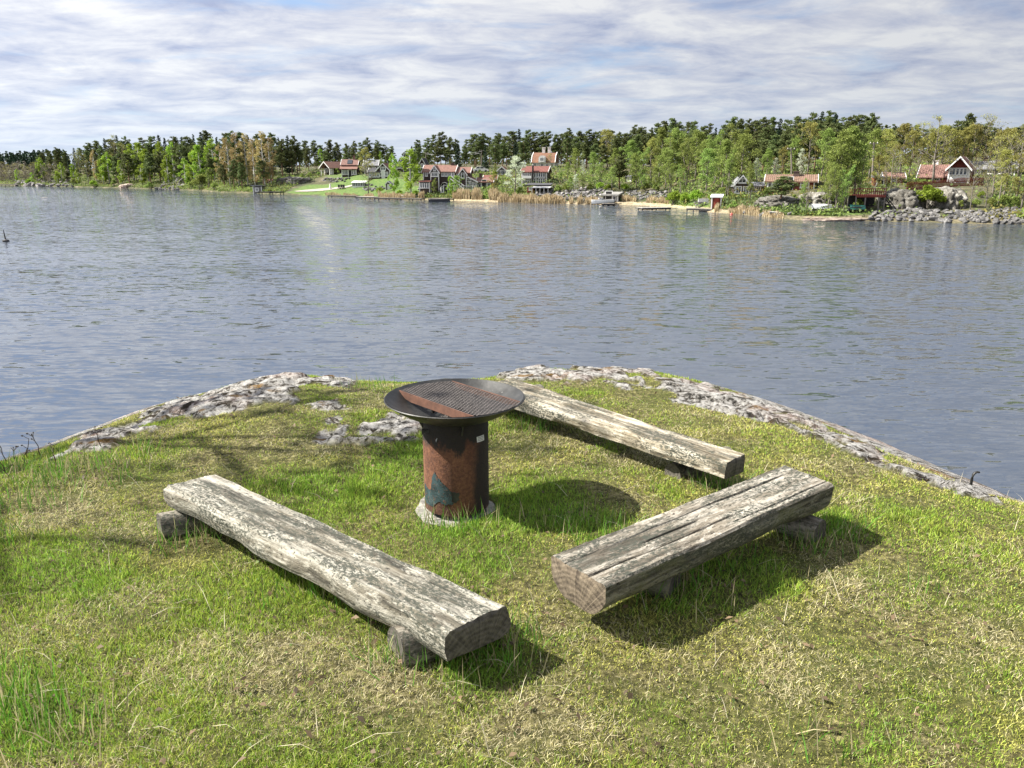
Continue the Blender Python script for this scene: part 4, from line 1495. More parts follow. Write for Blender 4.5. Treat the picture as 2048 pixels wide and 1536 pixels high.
out = [(d0, z0), (d1, z0), (d1, z0 + 8 * k)] + [(xm + rr * math.cos(a), z0 + 8 * k + 6 * k * math.sin(a)) for a in np.linspace(.3, math.pi - .3, 7)] + [(d0, z0 + 8 * k)]
m_ = len(out)
MB().add([(x, -.7, z) for x, z in out] + [(x, 3, z) for x, z in out], [tuple(range(m_)), tuple(range(2 * m_ - 1, m_ - 1, -1))] + [(i, i + m_, (i + 1) % m_ + m_, (i + 1) % m_) for i in range(m_)]).build('dormer', BRICK_W, rf)
h.window(xm, z0 + 2.5 * k, 1.1, 1.1, y=-.7, cols=3)
tr = MB()
for x in (-w * 1.04, w * 1.04):
    pts = [Vector((x, y, z + .06)) for y, z in prof]
    tr.tube(pts, .13, 5)
tr.each('bargeboard', TRIM, rf)
for x in (-.75, -.1, .35, .75):
    h.window(x * w, 1.5 * k, .9, 1.2)
# ---- H: long house with window bands
h = House('lake_house', 'dark two-storey house with rows of white windows under a dark red roof below the villa', 'house', 1068, 371, 0)
k = h.k
w = 25 * k
h.wall(-w, w, 0, 7, 27 * k, DARKWOOD, 'x', 10 * k)
h.roof(-w, w, 0, 7, 27 * k, 10 * k, T_RED, 'x')
for zz_, hh in ((16 * k, 1.2), (3 * k, 1.2)):
    for i in range(4):
        h.window(-w + (4.5 + 4.2 * i) * k, zz_, .5, hh, cols=1)
    for i in range(5):
        h.window((0 + 4.6 * i) * k + 1.5 * k, zz_, .52, hh, cols=1)
MB().box(-w, -5 * k, -.5, -.06, 14 * k, 14 * k + .55).build('balcony', TRIM, h.root)
MB().box(-3.6 * k, -1.2 * k, -.5, .3, -.5, 39 * k).build('flue', BLACKWOOD, h.root)
h.corner(-w, w, 27 * k)
# ---- shed with white canopy
h = House('boathouse', 'low red and grey boathouse with a flat dark roof and a white canopy', 'boathouse', 1076, 387, 0)
k = h.k
w = 22 * k
h.wall(-w, -w + 13 * k, 0, 4, 12 * k, REDWOOD)
h.wall(-w + 13.1 * k, w, 1.2, 4, 15 * k, DARKWOOD, name='rear_wall')
h.lean(-w - .3, w + .4, -.3, 4.2, 17 * k, 20 * k, T_DARK)
h.window(-w + 7 * k, 6 * k, .7, .7, cols=2)
h.lean(-w + 13 * k, w + 6 * k, -3.2, 1, 12.5 * k, 14 * k, T_WHITE, name='canopy')
mb = MB()
for i in range(5):
    x = -w + 14 * k + i * 8 * k
    mb.box(x - .05, x + .05, -3.1, -3.0, -1.5, 12 * k)
mb.each('canopy_post', TRIM, h.root)
# ---- shed & glimpsed hut in the wood
h = House('shed', 'dark shed with white door boards deep among the garden trees', 'shed', 1255, 364, -10)
k = h.k
h.wall(-6 * k, 6 * k, 0, 3, 11 * k, BLACKWOOD)
h.lean(-7 * k, 7 * k, -.3, 3.2, 11.5 * k, 13 * k, T_GREY)
h.door(2.5 * k, .8, 9 * k, WHITEWOOD)
# ---- low stone boathouse in the rock bank
h = House('boathouse', 'low dark stone boathouse with a mossy slab roof set in the boulder bank', 'boathouse', 1222, 404, -6)
k = h.k
h.wall(-15 * k, 15 * k, 0, 4, 14 * k, BLACKWOOD)
h.lean(-19 * k, 17 * k, -.6, 4.4, 15 * k, 19 * k, STONEW, .3)
h.window(7 * k, 3 * k, .65, 1.2, cols=1); h.door(-4 * k, 1.2, 2.0, BLACKWOOD)
MB().box(12 * k, 15.5 * k, -.12, -.01, -.5, 14 * k).build('corner_board', TRIM, h.root)
# ---- red boathouse at the jetty
h = House('boathouse', 'small red boathouse with white corners and a flat white roof by the dark jetty', 'boathouse', 1434, 417, 0, dz=.1)
k = h.k
h.wall(-9 * k, 9 * k, 0, 3, 22 * k, REDWOOD)
h.lean(-12.5 * k, 12.5 * k, -.4, 3.3, 22.6 * k, 26 * k, T_WHITE, .2)
MB().box(-4 * k, 5.5 * k, -.05, -.004, 0, 19 * k).build('door', plank_mat('bright_red_boards', (0.30, 0.045, 0.025), .3), h.root); h.corner(-9 * k, 9 * k, 22 * k)
# ---- J: brown house behind the trees
h = House('lake_house', 'brown gabled house with white bargeboards behind the leafy trees right of the red boathouse', 'house', 1492, 390, 8)
k = h.k
h.wall(-22 * k, 5 * k, 0, 6, 22 * k, DARKWOOD, 'y', 16 * k)
h.roof(-22 * k, 5 * k, 0, 6, 22 * k, 16 * k, T_GREY, 'y')
h.window(-9 * k, 23 * k, 1.3, .8, cols=2); h.window(0 * k, 3 * k, .95, 1.15, cols=3); h.window(-15 * k, 3 * k, .95, 1.15)
h.wall(5.2 * k, 32 * k, .5, 6, 18 * k, DARKWOOD, 'x', 6 * k)
h.roof(5.2 * k, 32 * k, .5, 6, 18 * k, 6 * k, T_GREY, 'x')
h.window(12 * k, 6 * k, .8, 1.1, y=.5); h.window(24 * k, 6 * k, .8, 1.1, y=.5)
h.corner(-22 * k, 5 * k, 22 * k)
# ---- K: cabin with mossy orange roof
h = House('cabin', 'long cabin with a mossy orange roof and dark chimney on top of the rocks', 'cabin', 1580, 381, 0)
k = h.k
w = 44 * k
h.wall(-w, w, 0, 5.5, 19 * k, REDWOOD, 'x', 11 * k)
rf = h.roof(-w, w, 0, 5.5, 19 * k, 11 * k, T_MOSSY, 'x', over=.5)
h.chimney(9 * k, 2.2, 22 * k, 36 * k, BRICK_D, rf, .9)
h.window(-w * .62, 5 * k, 1.3, .95, cols=3); h.window(-w * .9, 4 * k, .5, 1.2, cols=1); h.window(w * .6, 5 * k, 1.3, .95, cols=3); h.door(-w * .12, 1.4, 2.0, BLACKWOOD)
h.corner(-w, w, 19 * k)
# ---- M: the cabin with the white gable, right
h = House('cabin', 'red cabin with a pink pantile roof and a bright white front gable above the granite', 'cabin', 1890, 365, -10)
k = h.k
h.wall(2 * k, 38 * k, 0, 6.5, 29 * k, REDWOOD, 'y', 20 * k)
h.roof(2 * k, 38 * k, -.9, 6.5, 29 * k, 20 * k, T_OLD, 'y', over=.4)
MB().box(2.5 * k, 37.5 * k, -.045, -.006, -.3, 28.5 * k).build('front_boarding', WHITEWOOD, h.root)
for i in range(4):
    h.window((10.5 + 6.6 * i) * k, 14.5 * k, .46, .95, y=-.05, cols=1)
h.window(5.6 * k, 14.5 * k, .36, .7, y=-.05, cols=1)
h.wall(-50 * k, 2.2 * k, 1.5, 6, 13 * k, REDWOOD, 'x', 20 * k)
rf = h.roof(-50 * k, 3 * k, 1.5, 6, 14 * k, 20 * k, T_OLD, 'x', over=.5)
h.chimney(-30 * k, 4.2, 26 * k, 42 * k, BRICK_W, rf, .8)
h.window(-22 * k, 2 * k, 1.2, .75, y=1.5, cols=3)
h.corner(2 * k, 38 * k, 29 * k, y=-.09)
# ---- N: grey house behind oaks
h = House('lake_house', 'grey house with a long sheet roof mostly hidden behind bare oaks', 'house', 1978, 353, -6)
k = h.k
w = 38 * k
h.wall(-w, w, 0, 6, 16 * k, GREYWOOD, 'x', 14 * k)
rf = h.roof(-w, w, 0, 6, 16 * k, 14 * k, T_GREY, 'x')
h.chimney(-w * .4, 3, 26 * k, 36 * k, BRICK_D, rf, .7)
for x in (-.62, -.1, .4, .75):
    h.window(x * w, 5 * k, .75, .9, cols=2)
h.corner(-w, w, 16 * k)
# ---- red sheds left of the white gable cabin
h = House('shed', 'small dark red shed under the oaks with an open front', 'shed', 1755, 372, 6)
k = h.k
h.wall(-9 * k, 9 * k, 0, 2.4, 17 * k, REDWOOD)
h.lean(-11 * k, 11 * k, -.5, 2.6, 17.5 * k, 20 * k, T_DARK)
h.door(3 * k, .8, 13 * k, BLACKWOOD)
h = House('shed', 'low orange-roofed red shed right behind the small dark red shed', 'shed', 1785, 366, 6)
k = h.k
h.wall(-16 * k, 16 * k, 0, 3, 12 * k, REDWOOD, 'x', 8 * k)
h.roof(-16 * k, 16 * k, 0, 3, 12 * k, 8 * k, T_OLD, 'x')
h.window(0, 4 * k, .6, .6)
# ---- pump hut and tiny sheds on the left
h = House('boathouse', 'small grey boathouse with white window frame on the left stone pier', 'boathouse', 515, 386, -4)
k = h.k
h.wall(-8.5 * k, 8.5 * k, 0, 3, 12.5 * k, GREYWOOD)
h.lean(-12 * k, 11 * k, -.5, 3.2, 15.5 * k, 13.5 * k, T_GREY, .2)
h.window(-1 * k, 3.5 * k, 1.0, 1.0); h.corner(-8.5 * k, 8.5 * k, 12.5 * k)
h = House('shed', 'tiny red shed in the shade of the tall birches', 'shed', 541, 368, 12)
k = h.k
h.wall(-5 * k, 5 * k, 0, 2, 7 * k, REDWOOD)
h.lean(-5.5 * k, 5.5 * k, -.2, 2.2, 7.2 * k, 9 * k, T_RED)
h.door(0, 4 * k, 5.5 * k, REDWOOD)
h = House('shed', 'narrow dark shed with a white door and white-edged gable on the lawn', 'shed', 777, 379, 0)
k = h.k
h.wall(-5.3 * k, 5.3 * k, 0, 2, 11 * k, DARKWOOD, 'y', 5 * k)
h.roof(-5.3 * k, 5.3 * k, 0, 2, 11 * k, 5 * k, T_GREY, 'y', over=.15)
h.door(.5 * k, 3.4 * k, 9.5 * k, WHITEWOOD); h.corner(-5.3 * k, 5.3 * k, 11 * k)
h = House('greenhouse', 'white glazed garden pavilion with a pale roof on the terrace wall', 'greenhouse', 717, 375, 0)
k = h.k
w = 12 * k
h.wall(-w, w, 0, 3, 3 * k, WHITEWOOD)
h.wall(-w + .05, w - .05, .05, 2.95, 9 * k, GLASS, name='glazing', base=.3)
mb = MB()
for i in range(8):
    x = -w + 2 * w * i / 7
    mb.box(x - .06, x + .06, -.05, .04, 3 * k, 9 * k)
mb.box(-w - .1, w + .1, -.08, .08, 9 * k, 9 * k + .15).build('frame', TRIM, h.root)
h.lean(-w - .3, w + .3, -.3, 3.2, 9.7 * k, 13 * k, T_WHITE)

# ================================================================== JETTIES, BOATS, DECKS
def jetty(label, px0, py0, px1, py1, width, mat=JETTY, top=0.45, n=12, posts=True):
    a, b_ = on_plane(px0, py0, WATER_Z), on_plane(px1, py1, WATER_Z)
    d = b_ - a
    L = d.length
    rz = math.atan2(d.y, d.x)
    root = thing('jetty', label, 'jetty', (a.x, a.y, WATER_Z), rz)
    n = max(6, int(L / 0.9))
    pm = MB().box(0.02, L / n - .03, 0, width, top - .07, top).mesh('plank', mat)
    for i in range(n):
        link('plank', pm, root, (i * L / n, 0, 0))
    MB().box(0, L, .05, .2, top - .3, top - .072).box(0, L, width - .2, width - .05, top - .3, top - .072).each('beam', BLACKWOOD, root)
    if posts:
        mb = MB()
        for i in range(max(2, int(L / 3)) + 1):
            x = L * i / max(2, int(L / 3))
            for y in (.12, width - .12):
                mb.tube([(min(max(x, .12), L - .12), y, -1), (min(max(x, .12), L - .12), y, top - .074)], .1, 6)
        mb.each('pile', BLACKWOOD, root)
    return root


jetty('grey float jetty reaching out from the sandy beach', 1284, 420, 1342, 419, 1.6, simple_mat('grey_float_boards', (0.36, 0.34, 0.31), .9, .2), .35)
jetty('dark jetty in front of the small red boathouse', 1372, 422, 1424, 424, 2.2)
jetty('dark stone-filled jetty below the small grey boathouse', 517, 390, 562, 390, 3.0, BLACKWOOD, .9)
jetty('thin dark jetty along the lawn shore', 655, 394, 712, 395, 1.6)
jetty('low pale jetty below the white pavilion', 712, 397, 748, 398, 1.8, simple_mat('pale_jetty_boards', (0.40, 0.37, 0.32), .9, .2), .5)
jetty('narrow jetty on piles beside the reeds below the leafy birch', 748, 399, 842, 401, 1.5)
jetty('dark jetty with moored rowing boat below the boathouse deck', 856, 401, 898, 402, 2.0, JETTY, .5)
jetty('short concrete-topped jetty on the pink rock slab', 1570, 437, 1600, 436, 3.0, simple_mat('worn_concrete', (0.36, 0.35, 0.33), .9, .25), .8)
jetty('short dark jetty at the stern of the white motorboat', 1206, 412, 1230, 412, 1.8)
jetty('long low pier at the far left point', -60, 373, 34, 373, 3.0, simple_mat('pier_boards', (0.40, 0.36, 0.31), .9, .2), .9)


def hull_mesh(L, B, D, mat_o, mat_i, inverted=False, name='hull'):
    n, m = 12, 9
    vs = []
    for i in range(n + 1):
        t = i / n
        hw = B / 2 * min(1.0, (1 - t) * 2.6) ** 0.6 * (0.85 + 0.15 * math.sin(math.pi * min(1, t * 1.3)))
        hw = max(hw, .02)
        sheer = D * (1 + .28 * t * t)
        keel = D * .25 * max(0, t - .55) ** 1.5 * 2
        for j in range(m):
            a = math.pi * j / (m - 1)
            vs.append((t * L - L / 2, -hw * math.cos(a), sheer - (sheer - keel) * math.sin(a) ** 0.6))
    fs = [(i * m + j, (i + 1) * m + j, (i + 1) * m + j + 1, i * m + j + 1) for i in range(n) for j in range(m - 1)] + [tuple(range(m - 1, -1, -1))]
    k = len(vs)
    mb = MB().add(vs, fs, 0)
    # inner skin and gunwale
    mb.add([(x, y * .9, min(z + .07, D * 1.27)) for x, y, z in vs], [f[::-1] for f in fs], 1)
    mb.add([], [])
    for j in (0, m - 1):
        mb.tube([(vs[i * m + j][0], vs[i * m + j][1], vs[i * m + j][2] + .02) for i in range(n + 1)], .04, 5, 0)
    return mb.mesh(name, [mat_o, mat_i], smooth=True)


BOATW = simple_mat('white_gelcoat', (0.78, 0.78, 0.77), .35, .05, 1.0)
BOATD = simple_mat('dark_boat_paint', (0.05, 0.05, 0.06), .5, .2, 1.0)
BOATI = simple_mat('boat_inside', (0.35, 0.33, 0.30), .7, .2, 1.0)
TARP = simple_mat('green_tarpaulin', (0.03, 0.16, 0.12), .6, .3, 1.5)
# motorboat hauled at the beach
p, _ = shore_at(1205, 408.5)
mbt = thing('motorboat', 'white motorboat with a low screen drawn up on the sandy beach', 'motorboat', (p.x, p.y - .6, p.z + .15), (R(-2), R(4), math.pi + .15))
link('hull', hull_mesh(4.4, 1.6, .62, BOATW, BOATI), mbt)
MB().add([(-.1, -.6, .68), (-.1, .6, .68), (.45, .5, .72), (.45, -.5, .72), (-.25, -.55, .95), (-.25, .55, .95), (.0, .4, .98), (.0, -.4, .98)], [(0, 1, 5, 4), (3, 7, 6, 2), (1, 2, 6, 5), (0, 4, 7, 3), (4, 5, 6, 7)]).build('windscreen', GLASS, mbt)
MB().box(.5, 1.7, -.42, .42, .62, .72).build('foredeck', BOATW, mbt)
MB().box(-2.45, -2.2, -.15, .15, .0, .8).box(-2.55, -2.15, -.18, .18, .802, 1.1).build('outboard_motor', BOATD, mbt)
# upturned white boat on trestles
p, _ = shore_at(1645, 425)
ub = thing('rowing_boat', 'white rowing boat lying upside down on trestles among the trees', 'boat', (p.x, p.y, p.z), .06)
o = link('hull', hull_mesh(2.9, 1.25, .55, BOATW, BOATI), ub, (0, 0, 1.12), (math.pi, 0, 0))
MB().box(-.85, -.75, -.5, .5, -.3, .5).box(.75, .85, -.5, .5, -.3, .5).each('trestle', JETTY, ub)
# covered green boat under the red deck
p, _ = shore_at(1716, 424)
gb = thing('covered_boat', 'boat under a green tarpaulin beside the red timber deck', 'boat', (p.x, p.y - .3, p.z + .1), -.1)
link('hull', hull_mesh(2.2, 1.1, .5, BOATD, BOATI), gb)
vs = []
for i in range(9):
    t = i / 8
    for j in range(7):
        a = -1 + 2 * j / 6
        vs.append((-1.05 + 2.0 * t, a * .6 * (1 - .5 * max(0, t - .5)), .5 + .38 * (1 - a * a) * (1 - .3 * t) + .03 * mnoise.noise(Vector((t * 6, a * 3, 1))) - (.25 if abs(a) == 1 else 0)))
MB().add(vs, [(i * 7 + j, (i + 1) * 7 + j, (i + 1) * 7 + j + 1, i * 7 + j + 1) for i in range(8) for j in range(6)]).build('tarpaulin', TARP, gb, smooth=True)
# dark rowing boats
for px, py, lab, rz in ((880, 402.5, 'dark rowing boat moored along the jetty below the red deck', .05), (822, 399, 'pale upturned rowing boat on the reedy bank below the leafy birch', .02)):
    p = on_plane(px, py, WATER_Z)
    rb = thing('rowing_boat', lab, 'boat', (p.x, p.y - (1.2 if px == 880 else -1.0), WATER_Z + (-.12 if px == 880 else .35)), rz)
    link('hull', hull_mesh(4.6, 1.5, .55, BOATD if px == 880 else BOATW, BOATI), rb)
    MB().box(-.9, -.6, -.6, .6, .38, .43).box(.6, .9, -.5, .5, .38, .43).each('thwart', BOATI, rb)

# picnic table by the red boathouse
p, _ = shore_at(1402, 414)
pt = thing('picnic_table', 'grey picnic table with a white board behind, left of the small red boathouse', 'table', p, .1)
MB().box(-1.0, 1.0, -.4, .4, .7, .78).build('tabletop', GREYWOOD, pt)
for y in (-.75, .6):
    MB().box(-1.0, 1.0, y, y + .25, .42, .48).build('bench_board', GREYWOOD, pt)
for x in (-.7, .7):
    MB().box(x - .05, x + .05, -.7, .8, .34, .415).box(x - .05, x + .05, -.1, .1, -.3, .34).build('leg', GREYWOOD, pt)
p, _ = shore_at(1408, 411)
wb = thing('windbreak', 'white timber windbreak standing behind the picnic table', 'windbreak', p, .05)
MB().box(-.85, .85, 0, .08, .2, 1.1).build('panel', TRIM, wb)
MB().box(-.85, -.75, .082, .16, -.5, 1.1).box(.75, .85, .082, .16, -.5, 1.1).each('post', TRIM, wb)
# garden chairs on the lawn
cm = None
for i, px in enumerate((678.5, 683.5, 688)):
    p, _ = shore_at(px, 378)
    c = thing('garden_chair', ('dark slatted garden chair at the left end of the row of three on the lawn', 'dark slatted garden chair between the two others on the lawn', 'dark slatted garden chair nearest the white pavilion')[i], 'chair', p, .2, 'row of dark garden chairs on the lawn')
    if cm is None:
        cm = (MB().box(-.28, .28, -.3, .3, .35, .42).mesh('seat', BLACKWOOD), MB().add([(-.28, .3, .42), (.28, .3, .42), (.28, .55, 1.15), (-.28, .55, 1.15), (-.28, .36, .42), (.28, .36, .42), (.28, .61, 1.15), (-.28, .61, 1.15)], [(0, 1, 2, 3), (7, 6, 5, 4), (0, 4, 5, 1), (1, 5, 6, 2), (2, 6, 7, 3), (3, 7, 4, 0)]).mesh('backrest', BLACKWOOD), MB().box(-.035, .035, -.035, .035, -.2, .35).mesh('leg', BLACKWOOD))
    link('seat', cm[0], c); link('backrest', cm[1], c)
    for x, y in ((-.24, -.26), (.24, -.26), (-.24, .26), (.24, .26)):
        link('leg', cm[2], c, (x, y, 0))
p, _ = shore_at(661, 378)
sc_ = thing('sundial_stone', 'pale upright stone on the lawn beside the gravel path', 'stone', p)
MB().lathe([(.3, -.3), (.28, .5), (.2, 1.0), (.16, 1.4), (.001, 1.45)], 10).build('shaft', BRICK_W, sc_)
# white parked car behind the window-band house
p, _ = shore_at(962, 349)
car = thing('parked_car', 'white parked car seen above the window-band house', 'car', (p.x, p.y, p.z + .6), .1)
prof = [(-2.1, .3), (-2.1, .85), (-1.5, .95), (-1.0, 1.45), (.5, 1.45), (1.2, .95), (2.0, .8), (2.1, .3)]
MB().add([(x, -.85, z) for x, z in prof] + [(x, .85, z) for x, z in prof], [tuple(range(8)), tuple(range(15, 7, -1))] + [(i, i + 8, (i + 1) % 8 + 8, (i + 1) % 8) for i in range(8)]).build('body', BOATW, car)
for x in (-1.25, -.2):
    MB().box(x, x + .9, -.875, -.852, .98, 1.36).build('side_window', GLASS, car)
for x in (-1.3, 1.3):
    MB().tube([(x, -.88, .3), (x, -.65, .3)], .32, 14).build('wheel', BOATD, car)

# red timber deck on posts
p, s_ = shore_at(1743, 424)
k = p.y / F_PX / 1.037
dk = thing('timber_deck', 'red railed timber deck standing on posts above a dark boat store', 'deck', p, R(-2))
zt = 33 * k
for i in range(14):
    x0 = -29 * k + 58 * k * i / 14
    link('deck_board', bpy.data.meshes.get('deck_board') or MB().box(.01, 58 * k / 14 - .015, 0, 3.4, -.07, 0).mesh('deck_board', REDWOOD), dk, (x0, 0, zt))
MB().box(-29 * k, 29 * k, -.06, -.01, zt - .28, zt - .01).build('fascia', REDWOOD, dk)
for x in (-28.5, -10, 17, 28.5):
    MB().box(x * k - .07, x * k + .07, .02, .16, -.6, zt - .072).build('post', JETTY, dk)
MB().box(-27 * k, 27 * k, 2.9, 3.1, -.6, zt - .08).build('rear_wall', BLACKWOOD, dk)
mb = MB()
for i in range(15):
    x = -29 * k + 58 * k * i / 14
    mb.box(x - .045, x + .045, 0, .06, zt + .002, zt + .8)
    if i < 8:
        mb.box(-29 * k, -29 * k + .06, .1 + i * .42, .16 + i * .42, zt + .002, zt + .8)
mb.box(-29.5 * k, 29.5 * k, -.02, .08, zt + .8, zt + .88).box(-29.5 * k, 29.5 * k, .062, .1, zt + .38, zt + .48)
mb.each('railing_picket', REDWOOD, dk)
st = MB()
for i in range(9):
    st.box(30 * k + .22 * i, 30 * k + .22 * i + .28, .3, 1.2, zt - .25 * (i + 1), zt - .25 * (i + 1) + .05)
st.tube([(30 * k, .3, zt + .0), (30 * k + 2.2, .3, zt - 2.4)], .07, 4).tube([(30 * k, 1.2, zt), (30 * k + 2.2, 1.2, zt - 2.4)], .07, 4)
st.each('stair_tread', BLACKWOOD, dk)
# red fence with pickets in front of the white gable cabin
pa, _ = shore_at(1812, 381)
pb, _ = shore_at(1965, 372)
fz = at_depth(1812, 374, pa.y).z
d = Vector((pb.x - pa.x, pb.y - pa.y, 0))
L = d.length
fn = thing('picket_fence', 'red timber fence of upright pickets along the granite edge below the cabin', 'fence', (pa.x, pa.y, pa.z - .1), math.atan2(d.y, d.x))
n = 64
pk = MB().box(-.052, .052, -.02, .02, -.5, 1.2).mesh('picket', REDWOOD)
for i in range(n):
    x = L * (i + .5) / n
    q = pa + Vector((d.x, d.y, 0)) * ((i + .5) / n)
    qq = q.x / q.y
    zq = float(far_z(np.array([qq]), np.array([q.y - float(shore_d(qq))]))[0])
    link('picket', pk, fn, (x, 0, zq - pa.z + .1))
z1 = pb.z - pa.z
for zz_ in (.30, .90):
    MB().add([(0, .022, zz_), (L, .022, zz_ + z1), (L, .08, zz_ + z1), (0, .08, zz_), (0, .022, zz_ + .12), (L, .022, zz_ + z1 + .12), (L, .08, zz_ + z1 + .12), (0, .08, zz_ + .12)],
             [(0, 3, 2, 1), (4, 5, 6, 7), (0, 1, 5, 4), (1, 2, 6, 5), (2, 3, 7, 6), (3, 0, 4, 7)]).build('rail', REDWOOD, fn)

# gravel path on the lawn
mb = MB()
L_, R_ = [], []
for px, ya, yb in ((588, 383, 384), (610, 380.5, 384), (640, 378, 382.5), (665, 376, 379), (690, 373.5, 375.8), (706, 370, 372)):
    a, _ = shore_at(px, ya)
    b2, _ = shore_at(px + 4, yb)
    L_.append(a + Vector((0, 0, .12))); R_.append(b2 + Vector((0, 0, .12)))
m_ = len(L_)
mb.add(L_ + R_, [(i, i + m_, i + m_ + 1, i + 1) for i in range(m_ - 1)])
tag(mb.build('path', PATHM), kind='structure')

# utility poles and wires
POLEW = simple_mat('pole_timber', (0.22, 0.19, 0.16), .9, .25, 2.0)
tops = []
for px, pyt, pyb, s, lab in ((852, 305, 338, 55, 'bare utility pole behind the steep dark gable'), (963, 300, 338, 60, 'utility pole with a short crossarm against the dark pines'),
                             (1582, 296, 352, 30, 'grey utility pole rising behind the mossy orange roof'), (1742, 284, 372, 24, 'leaning utility pole beside the small dark red shed')):
    p = shore_pt(px, s)
    top = at_depth(px + (6 if px == 1742 else 0), pyt, p.y)
    po = thing('utility_pole', lab, 'utility pole', p)
    rel = top - p
    MB().tube([(0, 0, -1), tuple(rel * .5), tuple(rel)], [.16, .14, .11], 8).build('pole', POLEW, po)
    MB().box(-.7, .7, -.06, .06, -.06, .06).build('crossarm', POLEW, po, loc=tuple(rel * .96))
    for x in (-.55, 0, .55):
        MB().lathe([(.001, 0), (.06, .01), (.07, .1), (.03, .16), (.001, .17)], 8).build('insulator', BRICK_W, po, loc=(rel.x * .96 + x, rel.y * .96, rel.z * .96 + .065))
    tops.append(top)
for i, zoff in enumerate((0.05, -.5)):
    a, b2 = tops[0] + Vector((.3 - .6 * i, 0, -.35)), tops[1] + Vector((.3 - .6 * i, 0, -.35 + zoff))
    pts = [a.lerp(b2, t) + Vector((0, 0, -1.1 * 4 * t * (1 - t) * .6)) for t in np.linspace(0, 1, 9)]
    tag(MB().tube(pts, .035, 4).build('power_line', simple_mat('pale_wire', (.5, .5, .5), .5, .1)), ('power line strung between the two rear utility poles, upper strand', 'power line strung between the two rear utility poles, lower strand')[i], 'power line')

# ================================================================== ROCK BANKS
DARKG = rock_mat('dark_riprap', (0.035, 0.033, 0.032), (0.16, 0.15, 0.145), (0.40, 0.38, 0.36), 1.2)
PALEG = rock_mat('pale_riprap', (0.028, 0.027, 0.025), (0.13, 0.125, 0.12), (0.32, 0.31, 0.295), 1.6)
VAR_D = [stone_mesh(100 + i, DARKG, 2, .75) for i in range(7)]
VAR_P = [stone_mesh(200 + i, PALEG, 2, .75) for i in range(7)]


def bank(label, poly, n, sz, variants, seed, far_n=0):
    rs = random.Random(seed)
    xs, ys = [p[0] for p in poly], [p[1] for p in poly]
    pts = []
    cell = math.sqrt((max(xs) - min(xs)) * (max(ys) - min(ys)) / n) * .8
    tries = 0
    while len(pts) < n and tries < 20000:
        tries += 1
        a, b_ = rs.uniform(min(xs), max(xs)), rs.uniform(min(ys), max(ys))
        if bool(in_poly(np.array([a]), np.array([b_]), poly)[0]) and all(abs(a - c) > cell * .62 or abs(b_ - e) > cell * .40 for c, e in pts):
            pts.append((a, b_))
    c, _ = shore_at(sum(xs) / len(xs), sum(ys) / len(ys))
    root = thing('riprap_bank', label, 'rock bank', (c.x, c.y, c.z))
    for a, b_ in pts:
        p, s = shore_at(a, b_)
        k = sz * p.y / F_PX * rs.uniform(.62, 1.35)
        link('stone', rs.choice(variants), root, p - root.location + Vector((0, 0, k * .12)), (rs.uniform(-.5, .5), rs.uniform(-.5, .5), rs.uniform(0, 6.28)), (k * 1.25, k, k * .85))
    return root


bank('long grey boulder bank along the water under the granite outcrop', [(1735, 442), (1760, 424), (1830, 419), (1905, 425), (1960, 420), (2075, 420), (2075, 449), (1950, 447), (1850, 443)], 240, 12, VAR_P, 1)
bank('dark broken boulder bank behind the tan reeds', [(1060, 396), (1075, 381), (1130, 384), (1180, 377), (1215, 383), (1205, 402), (1150, 400), (1100, 399)], 130, 10, VAR_D, 2)
bank('stacked field-stone bank right of the stone boathouse', [(1240, 399), (1240, 385), (1290, 383), (1340, 386), (1330, 398), (1280, 400)], 75, 8, VAR_P, 3)
bank('dark boulder breakwater at the far left shore', [(34, 373), (36, 364), (80, 360), (146, 362), (150, 374), (90, 374)], 60, 8.5, VAR_D, 4)
bank('tumbled pale boulders on the wooded left shore', [(312, 381), (330, 368), (350, 353), (366, 358), (372, 378), (352, 383)], 46, 8.5, VAR_P, 5)
bank('scattered shore boulders below the long mossy-roofed cabin', [(1490, 424), (1510, 408), (1560, 398), (1640, 408), (1690, 416), (1600, 428), (1560, 434), (1510, 431)], 70, 11, VAR_P, 6)
bank('stone terrace wall on the slope below the stacked-roof house', [(646, 362), (655, 357), (700, 358), (702, 363), (660, 366)], 34, 5.5, VAR_P, 7)
bank('stone terrace below the white pavilion', [(726, 380), (735, 370), (768, 372), (770, 379), (750, 384)], 24, 7, VAR_P, 8)


def outcrop(name, label, px, py, wpx, hpx, depth, mat, seed, rz=0.0, flat=1.0):
    """big glacier-smoothed granite knoll"""
    p, s = shore_at(px, py)
    k = p.y / F_PX
    bm = bmesh.new()
    bmesh.ops.create_icosphere(bm, subdivisions=5, radius=1)
    W, Hh = wpx * k / 2, hpx * k
    for v in bm.verts:
        c = v.co.copy()
        n_ = mnoise.fractal(c * 1.7 + Vector((seed, 0, 0)), .8, 2, 5) * .16
        st = math.floor((c.x * 1.2 + c.z * .6 + .25 * mnoise.noise(c * 2)) * 4) * .03
        ridge = abs(mnoise.noise(c * 3.1 + Vector((seed, 2, 1))))
        c *= 1 + n_ * 1.3 + st * 1.6 - .16 * (1 - min(1, ridge * 5)) + .05 * mnoise.noise(c * 9)
        zz_ = abs(c.z) ** .55 * (1 if c.z > 0 else -1)
        v.co = (c.x * W, c.y * depth, zz_ * Hh if c.z > 0 else zz_ * 1.2)
    me = bpy.data.meshes.new(name)
    bm.to_mesh(me)
    bm.free()
    me.materials.append(mat)
    me.polygons.foreach_set('use_smooth', [True] * len(me.polygons))
    return tag(link(name, me, None, (p.x, p.y + depth * .5, p.z - .2), (0, 0, rz)), label, 'rock')


